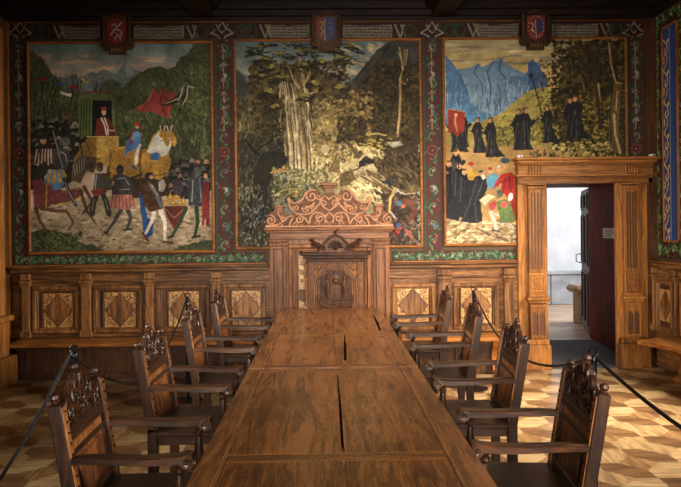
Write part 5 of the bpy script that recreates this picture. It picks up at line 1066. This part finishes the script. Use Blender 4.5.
# ================================================================ armchairs
CH = dict(zs=.45, a=math.radians(9.5))
def make_chair(name, label, group):
    t = thing(name, label, 'armchair', group=group)
    a = CH['a']; bx = -.205
    ks = .95
    Bk = Matrix(((math.cos(a), 0, -math.sin(a) * ks, bx), (0, 1, 0, 0), (math.sin(a), 0, math.cos(a) * ks, .45), (0, 0, 0, 1)))   # local: x = towards the sitter, y = across, z = up the back
    for s_ in (-1, 1):
        y = s_ * .262
        mb = MB(); mb.box((-.03, y - .026, 0), (.022, y + .026, .5), Bk, .004); mb.box((bx - .03, y - .026, 0), (bx + .025, y + .026, .47), None, .004); mb.tube([(bx + .0, y, .44), (bx + .0, y, .5)], .02, 6)
        po = mb.build('back_post', M['ch_z'], t)
        mb = MB(); mb.box((.022, y - .022, .02), (.027, y + .022, .485), Bk, .001); fp = mb.build('post_facing', M['ch_edge'], po, label='worn paler front of the post')
        for k in range(10): MB().ball(Bk @ Vector((.029, y, .06 + k * .045)), .005, 6).build('stud', M['crack'], po)
        mb = MB(); mb.lathe([(.012, .50), (.021, .503), (.012, .510), (.020, .524), (.017, .537), (.004, .545)], -.004, y, 12, Bk); mb.build('finial', M['ch_carve'], po, smooth=True)
    mb = MB(); mb.box((-.015, -.236, .0), (.015, .236, .05), Bk, .004); mb.box((-.018, -.236, .325), (.02, .236, .365), Bk, .006); mb.box((-.015, -.236, .262), (.016, .236, .285), Bk, .004)
    for s_ in (-1, 1): mb.box((-.015, s_ * .236, .05), (.014, s_ * .20, .262), Bk, .004)
    mb.build('back_frame', M['ch_y'], t)
    pn = MB().box((-.01, -.20, .045), (.006, .20, .265), Bk).build('back_panel', M['ch_pan'], t)
    mb = MB().box((.006, -.165, .075), (.012, .165, .24), Bk, .005); mb.box((-.016, -.165, .075), (-.01, .165, .24), Bk, .005); mb.build('raised_field', M['ch_pan'], pn)
    mb = MB(); mb.box((-.01, -.21, .285), (.008, .21, .325), Bk); mb.box((.008, -.19, .292), (.013, .19, .318), Bk, .002); mb.build('upper_panel', M['ch_edge'], t)
    # crest
    L = [(-.24, .365), (-.24, .455), (-.225, .475), (-.205, .465), (-.195, .49), (-.17, .505), (-.15, .49), (-.135, .52), (-.11, .545), (-.08, .535), (-.07, .56), (-.045, .582), (-.02, .572)]
    out = L + [(-y, z) for y, z in reversed(L)]
    cr = MB().prism(out, -.012, .010, 'yz', Bk).build('crest', M['ch_carve'], t, label='scalloped carved crest')
    mb = MB()
    def C(pts, w_=.008):
        for s_ in (-1, 1):
            for n in (.013, -.014): mb.tube([Bk @ Vector((n, s_ * y, z)) for y, z in pts], w_ * .68, 6)
    C(spiral(.075, .485, .035, 1.3, .5, -1, 14), .008); C(spiral(.165, .43, .030, 1.3, .8, -1, 14), .008); C(spiral(.03, .43, .026, 1.2, 2.5, 1, 12), .007); C(spiral(.215, .405, .02, 1.2, 0, 1, 10), .006)
    C([(.0, .57), (.015, .53), (.04, .52)], .010); C([(.10, .53), (.125, .50), (.12, .47)], .010); C([(.155, .48), (.185, .46), (.19, .43)], .010); C([(.0, .375), (.04, .39), (.09, .38), (.14, .395), (.2, .378)], .008); C([(.06, .41), (.1, .43), (.12, .40)], .007); C([(.2, .49), (.215, .46), (.2, .44)], .009); C([(.07, .55), (.085, .52), (.075, .5)], .009); C([(.025, .5), (.03, .47), (.015, .44)], .008); C([(.13, .38), (.15, .41), (.14, .45)], .007)
    mb.ball(Bk @ Vector((.012, 0, .46)), .016, 8); mb.build('scrollwork', M['ch_carve'], cr, smooth=True)
    mb = MB(); mb.lathe([(.012, .57), (.018, .576), (.010, .584), (.019, .598), (.016, .611), (.004, .619)], 0, 0, 12, Bk); mb.build('finial', M['ch_carve'], cr, smooth=True)
    # seat, apron, legs
    mb = MB(); mb.box((-.22, -.285, .425), (.245, .285, .455), c=.008); mb.build('seat', M['ch_y'], t)
    mb = MB(); mb.box((.175, -.25, .36), (.195, .25, .425), c=.003); mb.box((-.19, -.25, .37), (-.17, .25, .425), c=.003)
    for k in range(9): mb.box((.195, -.225 + k * .05, .37), (.202, -.2 + k * .05, .415), c=.002)
    for s_ in (-1, 1): mb.box((-.18, s_ * .25, .375), (.18, s_ * .268, .425), c=.003)
    mb.build('seat_rail', M['ch_y'], t)
    for s_ in (-1, 1):
        y = s_ * .262
        mb = MB(); mb.box((.165, y - .025, 0), (.215, y + .025, .1), c=.004); mb.box((.165, y - .025, .28), (.215, y + .025, .425), c=.004); mb.lathe([(.018, .1), (.024, .12), (.015, .14), (.024, .19), (.02, .24), (.014, .26), (.022, .28)], .19, y, 12); mb.build('front_leg', M['ch_z'], t, smooth=True)
        mb = MB(); mb.lathe([(.024, .455), (.024, .475), (.014, .485), (.021, .52), (.024, .55), (.016, .61), (.013, .63), (.023, .642), (.016, .655), (.024, .675)], .19, y, 12); mb.build('arm_support', M['ch_z'], t, smooth=True)
        # arm: swept board ending in a rolled scroll
        prof = [(-.235, .700), (-.15, .703), (-.05, .699), (.06, .694), (.15, .694), (.215, .698)]; hw = [.021, .024, .028, .031, .033, .033]; th = [.030, .030, .030, .030, .032, .034]
        vs = []; fs = []
        for i, (x, z) in enumerate(prof):
            yo = y + s_ * (.010 * math.sin(i / 5 * PI))
            e = .006
            vs += [(x, yo - hw[i], z - th[i] / 2), (x, yo - hw[i], z + th[i] / 2 - e), (x, yo - hw[i] + e, z + th[i] / 2), (x, yo + hw[i] - e, z + th[i] / 2), (x, yo + hw[i], z + th[i] / 2 - e), (x, yo + hw[i], z - th[i] / 2)]
        for i in range(5):
            for k in range(6): fs.append([i * 6 + k, i * 6 + (k + 1) % 6, (i + 1) * 6 + (k + 1) % 6, (i + 1) * 6 + k])
        fs += [list(range(6)), list(range(35, 29, -1))]
        mb = MB(); mb.add(vs, fs); arm = mb.build('arm', M['ch_x'], t)
        mb = MB(); mb.tube([(.222, y - .036, .688), (.222, y + .036, .688)], .028, 14)
        for q in (-1, 1): mb.tube([(.222 + p_, y + q * .037, .688 + z_) for p_, z_ in spiral(0, 0, .022, 1.4, 1.57, -1, 16)], .005, 5); mb.ball((.222, y + q * .038, .688), .008, 8)
        mb.build('scroll', M['ch_x'], arm, smooth=True)
    mb = MB()
    for s_ in (-1, 1): mb.box((-.17, s_ * .262 - .015, .05), (.165, s_ * .262 + .015, .085), c=.003)
    mb.box((-.015, -.247, .055), (.02, .247, .085), c=.003); mb.build('stretcher', M['ch_y'], t)
    return t
rows = [(3.03, 'nearest'), (4.25, 'second'), (5.49, 'third'), (6.67, 'farthest')]
DL = ['large carved walnut armchair at the near left of the table, its worn panel facing right', 'carved armchair on the left, behind the nearest left chair', 'carved armchair on the left beside the dark blue-black stanchion post', 'small farthest armchair on the left, next to the far table end']
DR = ['large dark carved armchair at the near right of the table, seen from its back corner', 'carved armchair on the right, just beyond the nearest right chair', 'carved armchair on the right with the barrier post rising behind its back', 'small farthest armchair on the right, in front of the right wainscot']
base = None; rnd = random.Random(4)
for i, (y, w_) in enumerate(rows):
    for s_, lab in ((1, DL[i]), (-1, DR[i])):
        if base is None: base = o = make_chair('armchair', lab, 'carved armchairs along the table')
        else: o = copy_tree(base)
        o['label'] = lab
        x = (-.782, -.775, -.765, -.74)[i] if s_ == 1 else (.855, .88, .895, .875)[i]
        o.location = (x, y + (.0 if s_ == 1 else .06), 0); o.rotation_euler = (0, 0, (0 if s_ == 1 else PI) + math.radians((2.0, -.6, 1.0, -.5)[i] if s_ == 1 else (-5.5, -3.2, -3.8, -2.0)[i]))

# ================================================================ throne
t = thing('throne', 'high carved throne with arched coat of arms at the far table end', 'throne', (.108, 7.20, 0))
for s_ in (-1, 1):
    mb = MB(); mb.box((s_ * .265 - .035, .24, 0), (s_ * .265 + .035, .30, 1.24), c=.004); mb.build('back_post', M['thr'], t)
    mb = MB()
    for k in range(22): z = .78 + k * .021; mb.ball((s_ * .315, .25, z), .017, 8, None, (1, 1, .8))
    mb.build('turned_column', M['thr_l'], t, smooth=True)
    mb = MB(); mb.box((s_ * .27 - .035, -.10, 0), (s_ * .27 + .035, -.04, .46), c=.005); mb.build('front_leg', M['thr'], t)
    ar = MB().tube([(s_ * .31, .24, .70), (s_ * .325, .12, .69), (s_ * .345, .0, .705), (s_ * .36, -.08, .725)], [.028, .03, .032, .034], 10).build('arm', M['thr_d'], t, smooth=True)
    mb = MB(); mb.tube([(s_ * .36 - .035, -.09, .72), (s_ * .36 + .035, -.09, .72)], .035, 12); mb.ball((s_ * .36, -.12, .735), .022, 8); mb.build('scroll', M['thr_d'], ar, smooth=True)
    MB().lathe([(.028, .46), (.018, .5), (.03, .57), (.018, .64), (.024, .70)], s_ * .33, -.05, 12).build('arm_support', M['thr_d'], t, smooth=True)
MB().box((-.31, -.12, .42), (.31, .27, .47), c=.008).build('seat', M['thr'], t)
bp = MB().box((-.245, .25, .45), (.245, .285, 1.23)).build('back_panel', M['thr'], t)
mb = MB()
for k in range(3):
    r_ = .225 - k * .024; mb.tube([(r_ * math.cos(th), .245 - k * .004, .98 + r_ * math.sin(th)) for th in np.linspace(0, PI, 20)], .009 if k else .012, 6)
    for s_ in (-1, 1): mb.tube([(s_ * r_, .245 - k * .004, .6), (s_ * r_, .245 - k * .004, .98)], .009, 6)
mb.build('arch', M['thr_l'], bp, smooth=True)
mb = MB()
for s_ in (-1, 1):
    for (x, z, r_, q) in ((.195, 1.175, .03, 0), (.15, 1.2, .022, 2), (.215, 1.11, .022, 1)): mb.tube([(s_ * p_, .247, z_) for p_, z_ in spiral(x, z, r_, 1.3, q, 1, 12)], .007, 5)
mb.build('spandrel_leaf', M['thr_l'], bp, smooth=True)
mb = MB(); mb.prism([(.165 * math.cos(a), .95 + .205 * math.sin(a)) for a in np.linspace(0, 2 * PI, 28, endpoint=False)], .236, .249); mb.build('dark_ground', M['thr_d'], bp)
# carved coat of arms: shield, crest and two supporters over a ribbon
mb = MB(); mb.prism([(-.05, .98), (0, .99), (.05, .98), (.05, .91), (0, .86), (-.05, .91)], .215, .25); mb.ball((0, .225, 1.03), .035, 10); mb.prism([(-.03, 1.06), (-.035, 1.11), (-.012, 1.085), (0, 1.12), (.012, 1.085), (.035, 1.11), (.03, 1.06)], .215, .235)
mb.tube([(-.05, .212, .945), (.05, .212, .945)], .005, 5); mb.tube([(0, .212, .98), (0, .212, .87)], .005, 5)
for s_ in (-1, 1):
    mb.tube([(s_ * .085, .225, .86), (s_ * .095, .22, .93), (s_ * .08, .22, 1.0), (s_ * .095, .22, 1.05)], [.018, .026, .024, .012], 8); mb.ball((s_ * .088, .215, 1.065), .024, 8); mb.tube([(s_ * .08, .22, 1.0), (s_ * .055, .21, 1.0), (s_ * .045, .205, .98)], .010, 6); mb.tube([(s_ * .085, .22, .93), (s_ * .06, .21, .92)], .010, 6); mb.tube([(s_ * .09, .225, .87), (s_ * .07, .215, .84)], .012, 6)
    mb.tube([(s_ * p_, .225, z_) for p_, z_ in spiral(.135, .97, .035, 1.2, -1, 1, 14)], .009, 6); mb.tube([(s_ * p_, .225, z_) for p_, z_ in spiral(.145, 1.05, .03, 1.2, 2, -1, 14)], .008, 6); mb.tube([(s_ * p_, .228, z_) for p_, z_ in spiral(.06, 1.12, .03, 1.1, 0, 1, 14)], .008, 6)
    mb.tube([(s_ * .18, .225, .88), (s_ * .19, .215, .84), (s_ * .15, .215, .78), (s_ * .08, .21, .755), (0, .21, .75)], .016, 7); mb.tube([(s_ * .16, .22, .85), (s_ * .08, .21, .835), (0, .21, .83)], .010, 6)
for k in range(7): mb.box((-.08 + k * .025, .215, .775), (-.066 + k * .025, .23, .81), c=.003)
for k in range(9): th = PI * (k + .5) / 9; mb.tube([(.125 * math.cos(th), .226, .985 + .135 * math.sin(th)), (.155 * math.cos(th + .12), .222, .985 + .165 * math.sin(th + .12))], [.012, .006], 6)
mb.build('carved_arms', M['thr'], bp, smooth=True, label='high-relief carved coat of arms')
for s_ in (-1, 1):
    mb = MB()
    for k in range(5): mb.tube([(s_ * p_, .238, z_) for p_, z_ in spiral(.265, .80 + k * .09, .02, 1.2, k, 1 if k % 2 else -1, 12)], .005, 5)
    mb.build('post_carving', M['thr_l'], bp, smooth=True)
mb = MB(); mb.box((-.31, .20, 1.235), (.31, .30, 1.265), c=.005); mb.box((-.345, .175, 1.265), (.345, .31, 1.29), c=.006); mb.box((-.37, .155, 1.30), (.37, .32, 1.335), c=.008); mb.box((-.34, .18, 1.29), (.34, .30, 1.30))
for k in range(23): mb.box((-.33 + k * .0295, .165, 1.272), (-.33 + k * .0295 + .016, .18, 1.288), c=.002)
for s_ in (-1, 1): mb.ball((s_ * .36, .16, 1.335), .02, 8)
mb.build('cornice', M['thr_d'], t)
pd = MB().prism([(-.185, 1.335), (-.15, 1.375), (-.13, 1.43), (-.08, 1.475), (-.03, 1.51), (0, 1.53), (.03, 1.51), (.08, 1.475), (.13, 1.43), (.15, 1.375), (.185, 1.335)], .20, .28).build('pediment', M['thr'], t)
mb = MB(); 
for s_ in (-1, 1):
    mb.tube([(s_ * .19, .20, 1.345), (s_ * .15, .195, 1.38), (s_ * .12, .195, 1.435), (s_ * .06, .195, 1.49), (0, .195, 1.52)], .013, 6)
    mb.tube([(s_ * .13, .2, 1.39), (s_ * .18, .2, 1.41), (s_ * .22, .2, 1.43), (s_ * .255, .2, 1.47), (s_ * .28, .2, 1.46)], [.02, .026, .022, .016, .008], 8); mb.tube([(s_ * p_, .2, z_) for p_, z_ in spiral(.225, 1.42, .03, 1.2, 1, -1, 14)], .010, 6)
    for k in range(4): th = PI * (.1 + .13 * k); mb.tube([(0, .195, 1.375), (s_ * .07 * math.cos(th), .19, 1.375 + .07 * math.sin(th))], [.006, .015], 6)
for k in range(7): th = PI * (k + .5) / 7; mb.tube([(.03 * math.cos(th), .192, 1.375 + .03 * math.sin(th)), (.085 * math.cos(th), .19, 1.375 + .085 * math.sin(th))], [.006, .012], 6)
for s_ in (-1, 1): mb.tube([(s_ * p_, .194, z_) for p_, z_ in spiral(.125, 1.37, .022, 1.2, 1, 1, 12)], .007, 5)
mb.ball((0, .19, 1.38), .026, 8); mb.ball((0, .22, 1.545), .018, 8); mb.tube([(0, .22, 1.55), (.02, .22, 1.575), (.035, .22, 1.58)], .008, 6); mb.build('pediment_carving', M['thr_d'], pd, smooth=True)

# ================================================================ rope barrier
def stanchion(x, y, label, h=.95):
    t = thing('stanchion', label, 'barrier post', (x, y, 0), 0, 'black barrier posts behind the chairs')
    MB().lathe([(.13, 0), (.13, .012), (.05, .022), (.02, .035)], 0, 0, 24).build('base', M['black'], t, smooth=True)
    MB().lathe([(.0155, .02), (.0155, h - .03), (.02, h - .028), (.02, h - .012), (.012, h)], 0, 0, 14).build('post', M['black'], t, smooth=True)
    MB().tube([(0, .022 * math.cos(a), h + .010 + .022 * math.sin(a)) for a in np.linspace(-.9, PI + .6, 14)], .005, 7).build('hook', M['black'], t, smooth=True).rotation_euler = (0, 0, PI / 2)
P = [(-1.315, 3.68), (-1.29, 6.55), (1.45, 6.83), (1.30, 3.38)]
PH = [.965, .965, .965, .965]
for (x, y), h, l in zip(P, PH, ('black barrier post whose ring hook peeks above the near left chair', 'slim blue-black barrier post standing behind the left chairs', 'black barrier post whose tip shows above the third right chair', 'black barrier post whose hook curls above the near right chair')): stanchion(x, y, l, h)
def rope(a, b_, sag, label, r=.0085, n=28):
    a, b_ = Vector(a), Vector(b_); mid = []
    for k in range(n + 1): s_ = k / n; p = a.lerp(b_, s_); p.z -= sag * 4 * s_ * (1 - s_); mid.append(p)
    tag(MB().tube(mid, r, 8).build('barrier_rope', M['rope'], smooth=True), label, 'rope')
H = .95
rope((-1.33, 3.70, H), (-1.29, 6.53, H), .40, 'black rope sagging between the two left barrier posts')
rope((-1.33, 3.66, H), (-1.9, .6, H), .73, 'black rope running from the near left post out of the picture')
rope((1.45, 6.81, H), (1.30, 3.40, H), .28, 'black rope dipping between the two right barrier posts, in front of the doorway')
rope((1.31, 3.36, H), (1.46, .8, H), .16, 'black rope running from the near right post towards the lower right edge')
